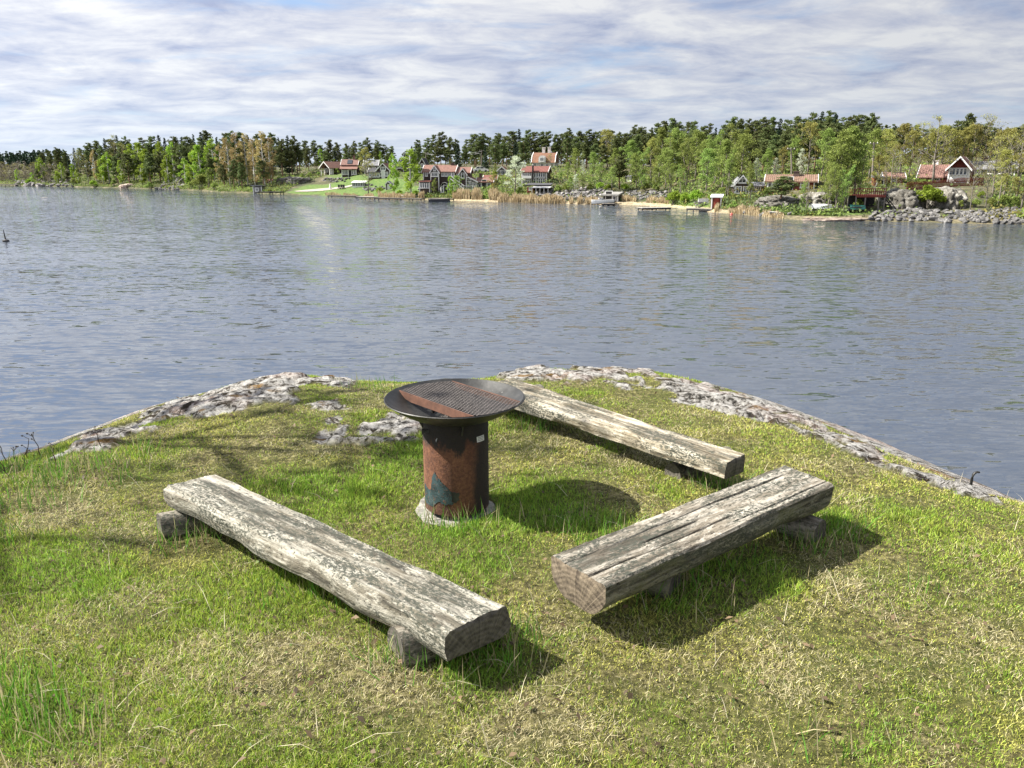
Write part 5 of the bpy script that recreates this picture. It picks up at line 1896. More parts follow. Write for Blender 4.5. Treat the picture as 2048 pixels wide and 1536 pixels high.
GR_FACE = rock_mat('granite_face', (0.025, 0.023, 0.018), (0.14, 0.13, 0.11), (0.36, 0.35, 0.32), .9)
PINK = rock_mat('pink_slab', (0.12, 0.09, 0.07), (0.32, 0.25, 0.205), (0.48, 0.41, 0.36), .8)
outcrop('granite_outcrop', 'big pale grey granite face right of the red deck stairs', 1812, 416, 76, 36, 4.0, GR_FACE, 1.0)
outcrop('granite_outcrop', 'steep pale granite face streaked white, right of the round green bush', 1902, 414, 58, 38, 4.0, GR_FACE, 5.0)
outcrop('granite_outcrop', 'flat pink rock slab sloping into the water by the concrete jetty', 1680, 440, 150, 7, 3.0, PINK, 9.0)
outcrop('granite_outcrop', 'pale rock knoll under the long mossy-roofed cabin', 1640, 404, 70, 20, 4.0, GR_FACE, 12.0)
outcrop('granite_outcrop', 'brown rock ledge below the cabin among small pines', 1560, 412, 90, 20, 4.0, GR_FACE, 15.0)
outcrop('granite_outcrop', 'flat grey rock ledge on the shrubby slope by the birches', 580, 366, 70, 12, 5.0, GR_FACE, 19.0)
outcrop('granite_outcrop', 'rounded brown boulder at the waterline of the wooded left shore', 250, 377, 30, 9, 4.0, PINK, 22.0)
# ================================================================== TREES
NEEDLE = leaf_mat('pine_needles', (0.058, 0.085, 0.032), (0.18, 0.21, 0.07), .28, .02)
SPRUCE = leaf_mat('spruce_needles', (0.014, 0.032, 0.018), (0.035, 0.060, 0.030), .10, .01)
FRESH = leaf_mat('fresh_birch_leaves', (0.165, 0.27, 0.028), (0.33, 0.44, 0.06), .45, .015)
LEAF = leaf_mat('young_green_leaves', (0.16, 0.225, 0.048), (0.32, 0.40, 0.105), .4, .025)
OLIVE = leaf_mat('budding_oak_leaves', (0.20, 0.205, 0.05), (0.42, 0.41, 0.12), .4, .02)
BROWN = leaf_mat('tan_buds', (0.25, 0.19, 0.075), (0.46, 0.37, 0.16), .35, .012)
BLOSSOM = leaf_mat('white_blossom', (0.36, 0.42, 0.27), (0.62, 0.64, 0.52), .3, .01)
REED = leaf_mat('dry_reed', (0.44, 0.35, 0.19), (0.70, 0.60, 0.38), .3, .01)
BARK_P = simple_mat('pine_bark', (0.17, 0.10, 0.065), .95, .4, 3.0, .03)
BARK_G = simple_mat('grey_bark', (0.17, 0.15, 0.125), .95, .4, 3.0, .03)
BARK_B = simple_mat('birch_bark', (0.55, 0.53, 0.49), .8, .35, 5.0, .01)


def leaf_cloud(blobs, n, size, seed, squash=1.0, droop=0.0):
    """n small two-triangle leaf sprays spread through ellipsoid blobs (centre, radii)"""
    r = np.random.default_rng(seed)
    wts = np.array([b[1][0] * b[1][1] * b[1][2] for b in blobs]) ** (2 / 3)
    cnt = r.multinomial(n, wts / wts.sum())
    P = []
    for (c, rad), m in zip(blobs, cnt):
        d = r.normal(size=(m, 3))
        d /= np.linalg.norm(d, axis=1)[:, None] + 1e-9
        rr = r.random(m) ** 0.45
        P.append(np.array(c) + d * rr[:, None] * np.array(rad))
    P = np.concatenate(P)
    n = len(P)
    a = r.normal(size=(n, 3))
    a /= np.linalg.norm(a, axis=1)[:, None]
    b = r.normal(size=(n, 3))
    b -= a * (a * b).sum(1)[:, None]
    b /= np.linalg.norm(b, axis=1)[:, None]
    a[:, 2] *= squash
    b[:, 2] -= droop
    s = size * r.uniform(.55, 1.35, n)[:, None]
    V = np.stack([P - a * s * .5, P + b * s * .42, P + a * s * .55, P - b * s * .42], 1).reshape(-1, 3)
    base = (np.arange(n) * 4)[:, None]
    F = (base + np.arange(4)).ravel()
    return V, F, np.full(n, 4)


def cloud_mesh(name, blobs, n, size, seed, mat, **kw):
    V, F, lt = leaf_cloud(blobs, n, size, seed, **kw)
    return np_mesh(name, V, F, lt, mat)


def pine_variant(seed):
    """unit pine: 12 m tall, bare lower trunk, ragged cloud-like crown"""
    rs = random.Random(seed)
    H = 12.0
    lean = Vector((rs.uniform(-.5, .5), rs.uniform(-.5, .5), 0))
    tp = lambda t: Vector((lean.x * t * t + .12 * math.sin(5 * t + seed), lean.y * t * t, H * t))
    tm = MB()
    tm.tube([tp(t) - Vector((0, 0, .6 if t == 0 else 0)) for t in (0, .2, .4, .6, .8, .95)], [.19, .16, .14, .11, .07, .03], 7)
    blobs = []
    start = rs.uniform(.22, .42)
    nb = rs.randint(26, 34)
    for i in range(nb):
        t = start + (1.0 - start) * (i + rs.random()) / nb
        a = i * 2.4 + rs.uniform(-.7, .7)
        u = (t - start) / (1 - start)
        env = (min(1, u * 3.0 + .35)) * (1 - u) ** .38
        L = rs.uniform(.5, 1.35) * (.45 + 1.35 * env)
        c0 = tp(min(t - .02, .97))
        c1 = c0 + Vector((math.cos(a) * L, math.sin(a) * L, rs.uniform(-.05, .45)))
        tm.tube([c0, (c0 + c1) / 2 + Vector((0, 0, -.06)), c1], [.05, .035, .015], 4)
        r0 = rs.uniform(.40, .85) * (.6 + .55 * env)
        blobs.append((c1, (r0 * 1.15, r0 * 1.15, r0 * .8)))
        blobs.append(((c0 + c1) / 2, (r0 * .9, r0 * .9, r0 * .7)))
    top = tp(1.0)
    blobs.append((top - Vector((0, 0, .35)), (.28, .28, .7)))
    return tm.mesh('trunk', BARK_P, True), cloud_mesh('crown', blobs, 4200, .32, seed, NEEDLE, squash=.7)


def spruce_variant(seed):
    rs = random.Random(seed)
    H = 12.0
    tm = MB().tube([(0, 0, -.6), (0, 0, 6), (0, 0, 11.6)], [.18, .11, .02], 7)
    blobs = []
    for i in range(46):
        t = .10 + .9 * i / 46
        r = (1 - t) * rs.uniform(1.5, 2.2) + .12
        a = i * 2.4 + rs.uniform(-.4, .4)
        blobs.append(((math.cos(a) * r * .62, math.sin(a) * r * .62, H * t - .12 * r), (.3 + r * .42, .3 + r * .42, .22 + .1 * r)))
    return tm.mesh('trunk', BARK_G, True), cloud_mesh('crown', blobs, 2400, .34, seed, SPRUCE, squash=.5, droop=.25)


def broad_variant(seed, leaf, bark, n_leaf, size, spread=1.0, start=.22, limbs=16, multi=1, blobr=(.45, .95), twigs=3, rise=.55):
    """unit broadleaf: 12 m tall, limbs from low on the stem upwards, leaves gathered along twigs"""
    rs = random.Random(seed)
    tm = MB()
    blobs = []

    def limb(p, d, L, r, lv):
        bend = Vector((rs.uniform(-.25, .25), rs.uniform(-.25, .25), rs.uniform(-.05, .25)))
        m_ = p + d * L * .5
        e = m_ + (d + bend).normalized() * L * .5
        tm.tube([p, m_, e], [r, r * .75, r * .42], 5 if lv else 3, cap=False)
        for q in ((m_, e) if lv else (e,)):
            rr = rs.uniform(*blobr)
            blobs.append((q, (rr, rr, rr * .85)))
        if lv:
            for _ in range(twigs):
                a = rs.uniform(0, 6.283)
                d2 = (d * .8 + Vector((math.cos(a), math.sin(a), rs.uniform(-.1, .9))) * .8).normalized()
                limb(p.lerp(e, rs.uniform(.35, .98)), d2, L * rs.uniform(.4, .65), r * .5, lv - 1)

    for m in range(multi):
        off = Vector((rs.uniform(-.5, .5), rs.uniform(-.5, .5), 0)) * (multi > 1)
        ln = Vector((rs.uniform(-1, 1), rs.uniform(-1, 1), 0)) * (1.6 if multi > 1 else .5)
        Hm = 12 * (1 if m == 0 else rs.uniform(.75, .97))
        tp = lambda t: off + ln * t * t + Vector((.15 * math.sin(6 * t + seed + m), .12 * math.cos(5 * t + m), Hm * t))
        R0 = .21 if multi == 1 else .13
        tm.tube([tp(t) - Vector((0, 0, .6 if t == 0 else 0)) for t in (0, .15, .35, .55, .75, .92)], [R0, R0 * .85, R0 * .7, R0 * .5, R0 * .3, R0 * .1], 7)
        nl = limbs if multi == 1 else int(limbs * .6)
        for i in range(nl):
            t = start + (.97 - start) * (i + rs.random()) / nl
            u = (t - start) / (1 - start)
            env = (.55 + 1.1 * u) if u < .4 else (1 - u) / .6 * .85 + .15
            a = i * 2.4 + rs.uniform(-.6, .6)
            d = Vector((math.cos(a), math.sin(a), rise + u * .9)).normalized()
            limb(tp(t), d, 3.0 * env * spread * rs.uniform(.75, 1.2) * (1 if multi == 1 else .72), R0 * .42 * (1 - .6 * u), 1)
        blobs.append((tp(.98), (.5, .5, .6)))
    return tm.mesh('trunk', bark, True), cloud_mesh('crown', blobs, n_leaf, size, seed, leaf)


def column_variant(seed, leaf, bark, n_leaf, size, wide):
    """unit leafy birch: slim trunk and an oval, slightly weeping crown with gaps"""
    rs = random.Random(seed)
    tm = MB().tube([(0, 0, -.6), (.1, 0, 4), (-.05, .05, 8), (0, 0, 11.4)], [.17, .13, .08, .02], 7)
    blobs = []
    for i in range(34):
        t = .16 + .84 * (i + rs.random()) / 34
        env = math.sin(math.pi * (1 - t) ** .75 * .92 + .08) * wide
        a = rs.uniform(0, 6.283)
        L = env * rs.uniform(.35, 1.0)
        c = Vector((math.cos(a) * L, math.sin(a) * L, 12 * t - .25 * L))
        tm.tube([(0, 0, 12 * t - .9), tuple(c * .6 + Vector((0, 0, 12 * t * .4))), tuple(c)], [.05, .035, .012], 4)
        r = rs.uniform(.35, .75)
        blobs.append((c, (r, r, r * 1.25)))
    return tm.mesh('trunk', bark, True), cloud_mesh('crown', blobs, n_leaf, size, seed, leaf, droop=.5)


def bush_variant(seed, leaf, n_leaf, size):
    """unit bush 2 m tall and about 2.4 m wide"""
    rs = random.Random(seed)
    tm = MB()
    blobs = []
    for i in range(11):
        a, q = rs.uniform(0, 6.283), rs.uniform(.1, .95)
        c = Vector((math.cos(a) * q, math.sin(a) * q, .45 + (1 - q * q) * rs.uniform(.6, 1.15)))
        tm.tube([(c.x * .15, c.y * .15, -.3), tuple(c * .6), tuple(c)], [.03, .02, .01], 4)
        r = rs.uniform(.28, .52)
        blobs.append((c, (r, r, r * .85)))
    return tm.mesh('stem', BARK_G), cloud_mesh('foliage', blobs, n_leaf, size, seed, leaf)


KINDS = {
    'pine': [pine_variant(10 + i) for i in range(9)],
    'spruce': [spruce_variant(30 + i) for i in range(4)],
    'fresh': [column_variant(50 + i, FRESH, BARK_B, 2300, .30, 1.9) for i in range(4)],
    'leafy': [broad_variant(60 + i, LEAF, BARK_G, 3700, .25, 1.0) for i in range(4)],
    'thin': [broad_variant(70 + i, LEAF, BARK_G, 3000, .22, .9, .22, 14, 4, (.35, .75)) for i in range(4)],
    'olive': [broad_variant(80 + i, OLIVE, BARK_G, 3300, .23, 1.15, .2, 15, 1, (.4, .85)) for i in range(4)],
    'bare': [broad_variant(90 + i, OLIVE, BARK_G, 900, .17, 1.25, .2, 16, 1, (.3, .7), 6, .5) for i in range(4)],
    'tan': [column_variant(55 + i, BROWN, BARK_B, 1900, .24, 2.0) for i in range(3)],
    'blossom': [broad_variant(95 + i, BLOSSOM, BARK_G, 3000, .23, 1.1, .15, 15, 1, (.4, .8)) for i in range(2)],
    'bush': [bush_variant(20 + i, LEAF, 1500, .16) for i in range(3)],
    'freshbush': [bush_variant(25 + i, FRESH, 1700, .16) for i in range(3)],
}
NAMES = {'pine': ('pine_tree', 'pine'), 'spruce': ('spruce_tree', 'spruce'), 'fresh': ('birch_tree', 'birch'), 'leafy': ('broadleaf_tree', 'tree'), 'thin': ('alder_tree', 'tree'),
         'olive': ('oak_tree', 'oak'), 'bare': ('bare_oak_tree', 'oak'), 'tan': ('birch_tree', 'birch'), 'blossom': ('blossom_tree', 'blossoming tree'), 'bush': ('bush', 'bush'), 'freshbush': ('bush', 'bush')}
trs = random.Random(2024)
ALL_TREES = []


def tree(kind, px, top, s, wide=1.0, label=None, group=None, base_py=None, v=None):
    """a tree of that kind at that bearing, s metres behind the waterline, its tip reaching the photo row `top`"""
    if base_py is not None:
        p, s = shore_at(px, base_py)
    else:
        p = shore_pt(px, s)
    tip = at_depth(px, top, p.y)
    unit = 2.0 if 'bush' in kind else 12.0
    h_ = max(tip.z - p.z, .5)
    k = h_ / unit
    name, cat = NAMES[kind]
    me = KINDS[kind][trs.randrange(len(KINDS[kind])) if v is None else v]
    a = trs.uniform(0, 6.283)
    root = thing(name, label or 'x', cat, p, a, group)
    xy = k * wide
    if kind in ('pine', 'spruce'):
        xy = max(k, .62) * wide * .95
    c = (xy, xy, k)
    link('stem' if 'bush' in kind else 'trunk', me[0], root, scale=c)
    link('foliage' if 'bush' in kind else 'crown', me[1], root, scale=c)
    ALL_TREES.append((kind, px, p, h_, s, root, label is not None))
    return root


SKY_X = [-80, 0, 60, 90, 130, 180, 245, 290, 330, 370, 415, 450, 500, 545, 570, 600, 640, 690, 750, 785, 800, 815, 830, 880, 920, 960, 1000, 1040, 1080, 1110, 1145, 1170, 1215, 1240, 1265, 1300,
         1340, 1375, 1420, 1470, 1500, 1540, 1590, 1640, 1690, 1730, 1760, 1800, 1860, 1915, 1960, 2000, 2048, 2150]
SKY_Y = [308, 305, 303, 299, 297, 289, 271, 278, 271, 270, 262, 267, 265, 268, 265, 274, 284, 280, 278, 284, 300, 302, 280, 266, 275, 267, 265, 260, 264, 262, 254, 262, 262, 259, 254, 249,
         240, 242, 250, 230, 236, 236, 232, 219, 232, 228, 252, 250, 250, 235, 250, 250, 240, 240]


def skyline(px):
    return float(np.interp(px, SKY_X, SKY_Y))


# far wooded ridge on the left reads as one mass
blobs = []
rs = random.Random(8)
for i in range(150):
    px = rs.uniform(-220, 130)
    Y = rs.uniform(560, 700)
    top = at_depth(px, skyline(px) + rs.uniform(1, 9), Y)
    for j in range(5):
        blobs.append(((top.x + rs.uniform(-1, 1), top.y, top.z - 1.2 - 3.6 * j), (1.0 + .7 * j, 1.5, 2.4)))
tag(link('forest', cloud_mesh('forest', blobs, 26000, 1.7, 3, SPRUCE)), kind='stuff')

# the wood goes on behind the ridge as one dark mass
blobs = []
for i in range(620):
    px = rs.uniform(85, 2130)
    if 785 < px < 818:
        continue
    p = shore_pt(px, rs.uniform(92, 125))
    top = at_depth(px, skyline(px) + rs.uniform(12, 40), p.y)
    hh = top.z - p.z
    for j in range(6):
        t = j / 6
        blobs.append(((p.x + rs.uniform(-.8, .8), p.y + rs.uniform(-1, 1), p.z + hh * (1 - t) - .6), (.55 + .75 * t, .8, hh / 9)))
tag(link('forest', cloud_mesh('forest', blobs, 60000, .62, 4, NEEDLE)), kind='stuff')

# leafless grey thicket at the far left point
blobs = []
for i in range(150):
    px = rs.uniform(-220, 128)
    p = shore_pt(px, rs.uniform(12, 40))
    top = at_depth(px, rs.uniform(322, 342), p.y)
    hh = max(top.z - p.z, 2)
    for j in range(4):
        blobs.append(((p.x + rs.uniform(-1, 1), p.y, p.z + hh * (1 - j / 4) - .8), (.9 + .3 * j, 1, hh / 6)))
GREYTWIG = leaf_mat('grey_twigs', (0.12, 0.105, 0.085), (0.24, 0.21, 0.17), .2, .01)
tag(link('thicket', cloud_mesh('thicket', blobs, 16000, .5, 6, GREYTWIG)), kind='stuff')

HOUSE_S = [(1050, 1125, 82)]


def clear_s(px, s):
    for a, b_, lim in HOUSE_S:
        if a < px < b_:
            return max(s, lim)
    return s


# back rows of pines along the whole ridge
x = -30.0
while x < 2080:
    gap = 790 < x < 812
    if not gap and x > 70:
        kd = 'spruce' if (trs.random() < (.35 if x < 640 else .10)) else 'pine'
        tree(kd, x, skyline(x) + trs.uniform(-3, 9), clear_s(x, trs.uniform(62, 82) if x > 600 else trs.uniform(38, 70)), trs.uniform(.95, 1.35))
    x += trs.uniform(11, 19)
x = 70.0
while x < 1760:
    if not 780 < x < 822:
        tree('pine' if trs.random() < .88 else 'spruce', x, skyline(x) + trs.uniform(10, 30), clear_s(x, trs.uniform(46, 62) if x > 600 else trs.uniform(22, 40)), trs.uniform(.95, 1.35))
    x += trs.uniform(15, 24)
# wooded left shore, down to the water
x = 80.0
while x < 560:
    tree('pine', x, skyline(x) + trs.uniform(28, 52), trs.uniform(8, 22), trs.uniform(1.0, 1.5))
    x += trs.uniform(15, 24)
# pines of the right-hand slope above the cabins
for px in (1478, 1500, 1522, 1545, 1562, 1600, 1625, 1650, 1672, 1700, 1440, 1395, 1365):
    tree('pine', px, skyline(px) + trs.uniform(25, 60), trs.uniform(30, 44), 1.3)

# left shore broadleaves
G1 = 'fresh green birches on the wooded left shore'
for px, top, s in ((40, 338, 10), (68, 345, 6), (90, 316, 14), (128, 325, 8), (152, 328, 12), (160, 340, 5), (247, 322, 6), (272, 290, 20), (285, 287, 18), (300, 300, 12), (330, 284, 22), (340, 312, 7), (352, 285, 24),
                   (392, 300, 12), (374, 318, 9), (405, 292, 14), (210, 318, 8), (222, 305, 12), (432, 278, 20), (286, 330, 6), (118, 345, 4)):
    tree('fresh', px, top, s, trs.uniform(1.2, 1.7), None, G1)
for px, top, s in ((165, 300, 14), (196, 300, 10), (240, 274, 26), (256, 290, 22), (180, 312, 8)):
    tree('bare' if px not in (196,) else 'tan', px, top, s, .8)
for px, top, s in ((8, 325, 14), (24, 330, 10), (55, 330, 18), (75, 325, 20), (-20, 325, 14), (38, 328, 22), (64, 335, 10), (88, 332, 14), (105, 328, 18), (14, 338, 8), (46, 342, 8), (100, 345, 7), (122, 340, 10)):
    tree('bare', px, top, s, 1.5)
for px, top, s in ((446, 290, 14), (462, 276, 13), (480, 270, 11), (497, 272, 14), (512, 278, 9), (531, 268, 10), (544, 275, 13)):
    tree('tan', px, top, s, 1.05, None, 'tall budding birches with white stems')
for px, top, s, kd in ((420, 335, 6, 'thin'), (405, 345, 4, 'bush'), (470, 320, 6, 'pine'), (486, 326, 5, 'pine'), (450, 330, 6, 'pine'), (385, 360, 3, 'bush'), (340, 350, 14, 'bush')):
    tree(kd, px, top, s, 1.2)
# gardens in the middle
T = tree
T('fresh', 645, 298, 62, 1.25, 'bright green birch standing alone behind the small porch cabin')
T('fresh', 672, 318, 56, .9, 'small bright green birch between the porch cabin and the stacked-roof house')
T('olive', 733, 298, 40, 1.2, 'round yellow-green tree behind the dark bare tree on the lawn shore')
T('bare', 737, 312, 4, 1.0, 'dark bare tree with a forked trunk on the lawn shore', v=1)
T('fresh', 765, 304, 60, 1.0, 'pale green birch behind the triple-window gable house')
T('fresh', 788, 308, 5, .95, 'slim bright green birch left of the large weeping birch', v=1)
T('fresh', 822, 302, 4, 1.75, 'large weeping bright green birch on the shore', v=2)
T('leafy', 843, 314, 62, 1.0, 'pale green tree between the steep dark gable and the pines')
T('thin', 868, 357, 3.5, 1.2, 'young green tree in front of the long two-storey house')
T('fresh', 900, 352, 3.5, 1.2, 'small fresh green tree before the stair of the long house')
T('leafy', 914, 352, 3.5, 1.3, 'dense small tree left of the railed deck')
T('olive', 988, 350, 4, 1.2, 'brownish tree at the right end of the window-band house')
T('leafy', 990, 328, 50, 1.1, 'yellow-green tree above the parked car')
T('blossom', 1030, 316, 4, 1.25, 'white blossoming tree between the small cottage and the two-storey house')
T('blossom', 1165, 322, 22, .75, 'white blossoming tree on the slope above the boulder bank')
T('blossom', 1150, 350, 14, 1.0, 'pale blossoming bush-like tree just above the boulder bank')
T('bare', 1100, 308, 34, .9, 'bare spindly tree at the right corner of the pale villa')
T('bare', 1012, 360, 8, .9, 'bare brown shrub tree left of the white blossoming tree')
for px, top, s, kd, wd in ((1120, 338, 20, 'thin', 1.2), (1135, 325, 30, 'leafy', 1.1), (1185, 305, 30, 'leafy', 1.0), (1200, 320, 18, 'thin', 1.2), (1212, 262, 60, 'olive', 1.3), (1228, 300, 28, 'leafy', 1.1), (1238, 312, 16, 'pine', 1.6),
                           (1222, 330, 14, 'thin', 1.2), (1258, 285, 34, 'leafy', 1.3), (1272, 310, 20, 'leafy', 1.2), (1150, 300, 34, 'leafy', 1.2), (1330, 300, 18, 'leafy', 1.3), (1412, 300, 14, 'leafy', 1.3), (1445, 285, 16, 'leafy', 1.2), (1590, 275, 34, 'leafy', 1.2), (1280, 295, 24, 'thin', 1.1), (1300, 280, 30, 'olive', 1.0), (1318, 262, 34, 'leafy', 1.1), (1338, 268, 26, 'thin', 1.0), (1352, 262, 30, 'leafy', 1.2), (1370, 275, 20, 'thin', 1.0),
                           (1388, 262, 34, 'leafy', 1.2), (1405, 282, 22, 'leafy', 1.1), (1430, 262, 22, 'thin', 1.1), (1462, 250, 20, 'thin', 1.2), (1480, 272, 14, 'leafy', 1.1), (1455, 300, 10, 'thin', 1.0), (1510, 318, 26, 'blossom', .9), (1530, 300, 30, 'leafy', 1.0),
                           (1548, 318, 24, 'blossom', .8), (1560, 295, 30, 'olive', 1.0), (1612, 246, 32, 'olive', 1.15), (1598, 300, 26, 'blossom', .8), (1640, 262, 28, 'leafy', 1.1), (1658, 290, 8, 'thin', 1.1), (1676, 268, 8, 'leafy', 1.0), (1695, 262, 9, 'leafy', 1.1), (1712, 278, 8, 'thin', 1.0),
                           (1500, 325, 9, 'thin', .8), (1285, 345, 14, 'thin', 1.2), (1310, 335, 14, 'leafy', 1.1), (1340, 320, 12, 'thin', 1.0), (1362, 330, 12, 'thin', 1.1), (1165, 345, 14, 'thin', 1.2), (1140, 355, 12, 'leafy', 1.3)):
    tree(kd, px, top, s, wd)
# oaks on the right
for px, top, s, kd, wd in ((1735, 262, 26, 'leafy', 1.1), (1752, 275, 30, 'olive', 1.0), (1765, 262, 34, 'olive', 1.1), (1780, 290, 20, 'bare', 1.0), (1795, 252, 40, 'olive', 1.1), (1815, 262, 36, 'olive', 1.0), (1832, 248, 40, 'bare', 1.0), (1862, 238, 28, 'bare', 1.25),
                           (1890, 262, 42, 'olive', 1.1), (1915, 255, 42, 'olive', 1.2), (1935, 250, 44, 'olive', 1.1), (1958, 234, 44, 'bare', 1.2), (1985, 262, 40, 'olive', 1.1), (2005, 258, 36, 'olive', 1.2), (2030, 250, 34, 'bare', 1.2), (2055, 240, 40, 'pine', 1.3),
                           (2065, 262, 30, 'olive', 1.2), (1985, 278, 12, 'bare', 1.0), (2010, 272, 10, 'bare', 1.1), (2035, 290, 8, 'bare', 1.1), (2050, 300, 6, 'olive', 1.0), (1945, 312, 5, 'bare', .6), (1790, 305, 14, 'bare', .8), (1770, 322, 12, 'bare', .8), (1750, 310, 14, 'olive', .8),
                           (1918, 228, 60, 'pine', 1.2), (2000, 300, 8, 'olive', .9), (1975, 330, 6, 'bare', .8), (1828, 300, 30, 'bare', .8), (1848, 268, 38, 'olive', 1.1), (1875, 255, 40, 'olive', 1.1)):
    tree(kd, px, top, s, wd)
# small trees on the rocks
T('pine', 1563, 352, 6, 1.5, 'small pine on the rock ledge below the long mossy-roofed cabin')
T('bare', 1616, 362, 3, .8, 'thin leaning young tree beside the upturned white boat')
T('thin', 1608, 358, 5, .8, 'thin young tree on the boulders below the mossy-roofed cabin')
for px, top, s, wd in ((1658, 330, 3.5, .9), (1676, 325, 4.5, .8), (1690, 330, 3.5, .8)):
    tree('thin', px, top, s, wd)
# bushes
T('freshbush', 1858, 361, 3, 1.0, 'round bright green bush in front of the granite outcrop', base_py=418)
T('freshbush', 1350, 376, 3, 1.0, 'bright yellow-green willow bush left of the picnic table, larger one', base_py=409)
T('freshbush', 1392, 374, 4, .9, 'bright yellow-green willow bush next to the white windbreak', base_py=407)
T('freshbush', 1372, 380, 4, .9, 'bright yellow-green bush between the two willow bushes', base_py=408)
for px, top, base, kd in ((640, 342, 352, 'bush'), (690, 343, 351, 'bush'), (676, 336, 348, 'bush'), (606, 346, 356, 'bush'), (622, 343, 355, 'bush'), (590, 352, 362, 'bush'), (612, 352, 361, 'olivebush'), (560, 352, 366, 'bush'),
                          (1200, 362, 380, 'freshbush'), (1215, 366, 382, 'freshbush'), (1180, 366, 382, 'bush'), (1250, 364, 382, 'freshbush'), (1132, 366, 384, 'bush'), (1116, 368, 386, 'bush'), (1290, 362, 382, 'bush'), (1310, 366, 384, 'bush'),
                          (1425, 385, 402, 'freshbush'), (1445, 372, 398, 'bush'), (1470, 385, 404, 'bush'), (1535, 372, 392, 'bush'), (1590, 388, 402, 'bush'), (1640, 388, 402, 'bush'), (1470, 400, 420, 'bush'), (1720, 395, 416, 'bush'),
                          (1955, 395, 415, 'bush'), (1985, 392, 415, 'bush'), (2010, 385, 410, 'bush'), (2035, 392, 415, 'bush'), (1925, 400, 418, 'bush'), (1965, 380, 396, 'freshbush'), (1840, 355, 378, 'bush'), (1818, 362, 378, 'freshbush'),
                          (1060, 383, 396, 'bush'), (1040, 372, 392, 'bush'), (980, 372, 392, 'bush'), (965, 385, 396, 'bush'), (930, 382, 396, 'bush'), (910, 378, 394, 'bush'), (900, 340, 352, 'bush'), (960, 338, 350, 'bush'), (990, 340, 352, 'freshbush'),
                          (940, 336, 349, 'bush'), (862, 356, 374, 'bush'), (800, 378, 392, 'freshbush'), (830, 378, 394, 'freshbush'), (760, 372, 388, 'freshbush'), (540, 376, 386, 'bush'), (230, 358, 372, 'bush'), (150, 356, 370, 'bush'), (60, 356, 368, 'freshbush'), (190, 358, 374, 'freshbush'), (430, 362, 380, 'bush'), (300, 362, 378, 'bush')):
    tree(kd.replace('olivebush', 'bush'), px, top, 5, 1.0, base_py=base)

# labels for the trees that have none yet: by kind, neighbourhood and size
AREAS = [(-400, 130, 'at the far left point'), (130, 230, 'near the far-left boulder breakwater'), (230, 330, 'by the rounded left-shore boulder'), (330, 430, 'by the tumbled left-shore boulders'),
         (430, 560, 'by the small grey boathouse'), (560, 640, 'above the shrubby rock slope'), (640, 730, 'behind the stacked-roof house'), (730, 800, 'behind the triple-window gable house'), (800, 870, 'behind the large weeping birch'),
         (870, 950, 'behind the long two-storey house'), (950, 1040, 'behind the small white-gabled cottage'), (1040, 1110, 'around the pale villa'), (1110, 1180, 'above the dark boulder bank'), (1180, 1250, 'above the stone boathouse'),
         (1250, 1340, 'above the sandy beach'), (1340, 1430, 'behind the willow bushes'), (1430, 1530, 'around the brown house by the red boathouse'), (1530, 1640, 'behind the long mossy-roofed cabin'),
         (1640, 1740, 'near the upturned white boat'), (1740, 1840, 'around the red timber deck'), (1840, 1930, 'around the white-gabled red cabin'), (1930, 2400, 'by the grey house at the right end')]
LOOK = {'pine': 'ragged dark pine', 'spruce': 'dark pointed spruce', 'fresh': 'fresh green birch', 'leafy': 'soft green leafy tree', 'thin': 'many-stemmed green tree', 'olive': 'olive budding oak',
        'bare': 'bare grey tree', 'tan': 'tan budding birch', 'blossom': 'white blossoming tree', 'bush': 'green bush', 'freshbush': 'bright green bush'}
ORD = ['first', 'second', 'third', 'fourth', 'fifth', 'sixth', 'seventh', 'eighth', 'ninth', 'tenth', 'eleventh', 'twelfth', 'thirteenth', 'fourteenth', 'fifteenth', 'sixteenth', 'seventeenth', 'eighteenth', 'nineteenth', 'twentieth'] + ['next'] * 40
cells = {}
for rec in ALL_TREES:
    if rec[6]:
        continue
    for i, (a, b_, wname) in enumerate(AREAS):
        if a <= rec[1] < b_:
            cells.setdefault((rec[0], i), []).append(rec)
for (kd, i), recs in cells.items():
    recs.sort(key=lambda r: r[1])
    n = len(recs)
    area = AREAS[i][2]
    for j, rec in enumerate(recs):
        o = rec[5]
        if n == 1:
            lab = f'{LOOK[kd]} {area}'
        else:
            tall = max(recs, key=lambda r: r[3]) is rec
            short = min(recs, key=lambda r: r[3]) is rec
            if j == 0:
                lab = f'leftmost {LOOK[kd]} {area}'
            elif j == n - 1:
                lab = f'rightmost {LOOK[kd]} {area}'
            elif tall:
                lab = f'tallest {LOOK[kd]} {area}'
            elif short:
                lab = f'lowest {LOOK[kd]} {area}'
            else:
                lab = f'{LOOK[kd]}, {ORD[j]} from the left {area}'
        o['label'] = ' '.join(lab.split()[:16])
        if n > 1:
            o['group'] = f'{NAMES[kd][0].replace("_", " ")}s {area}'


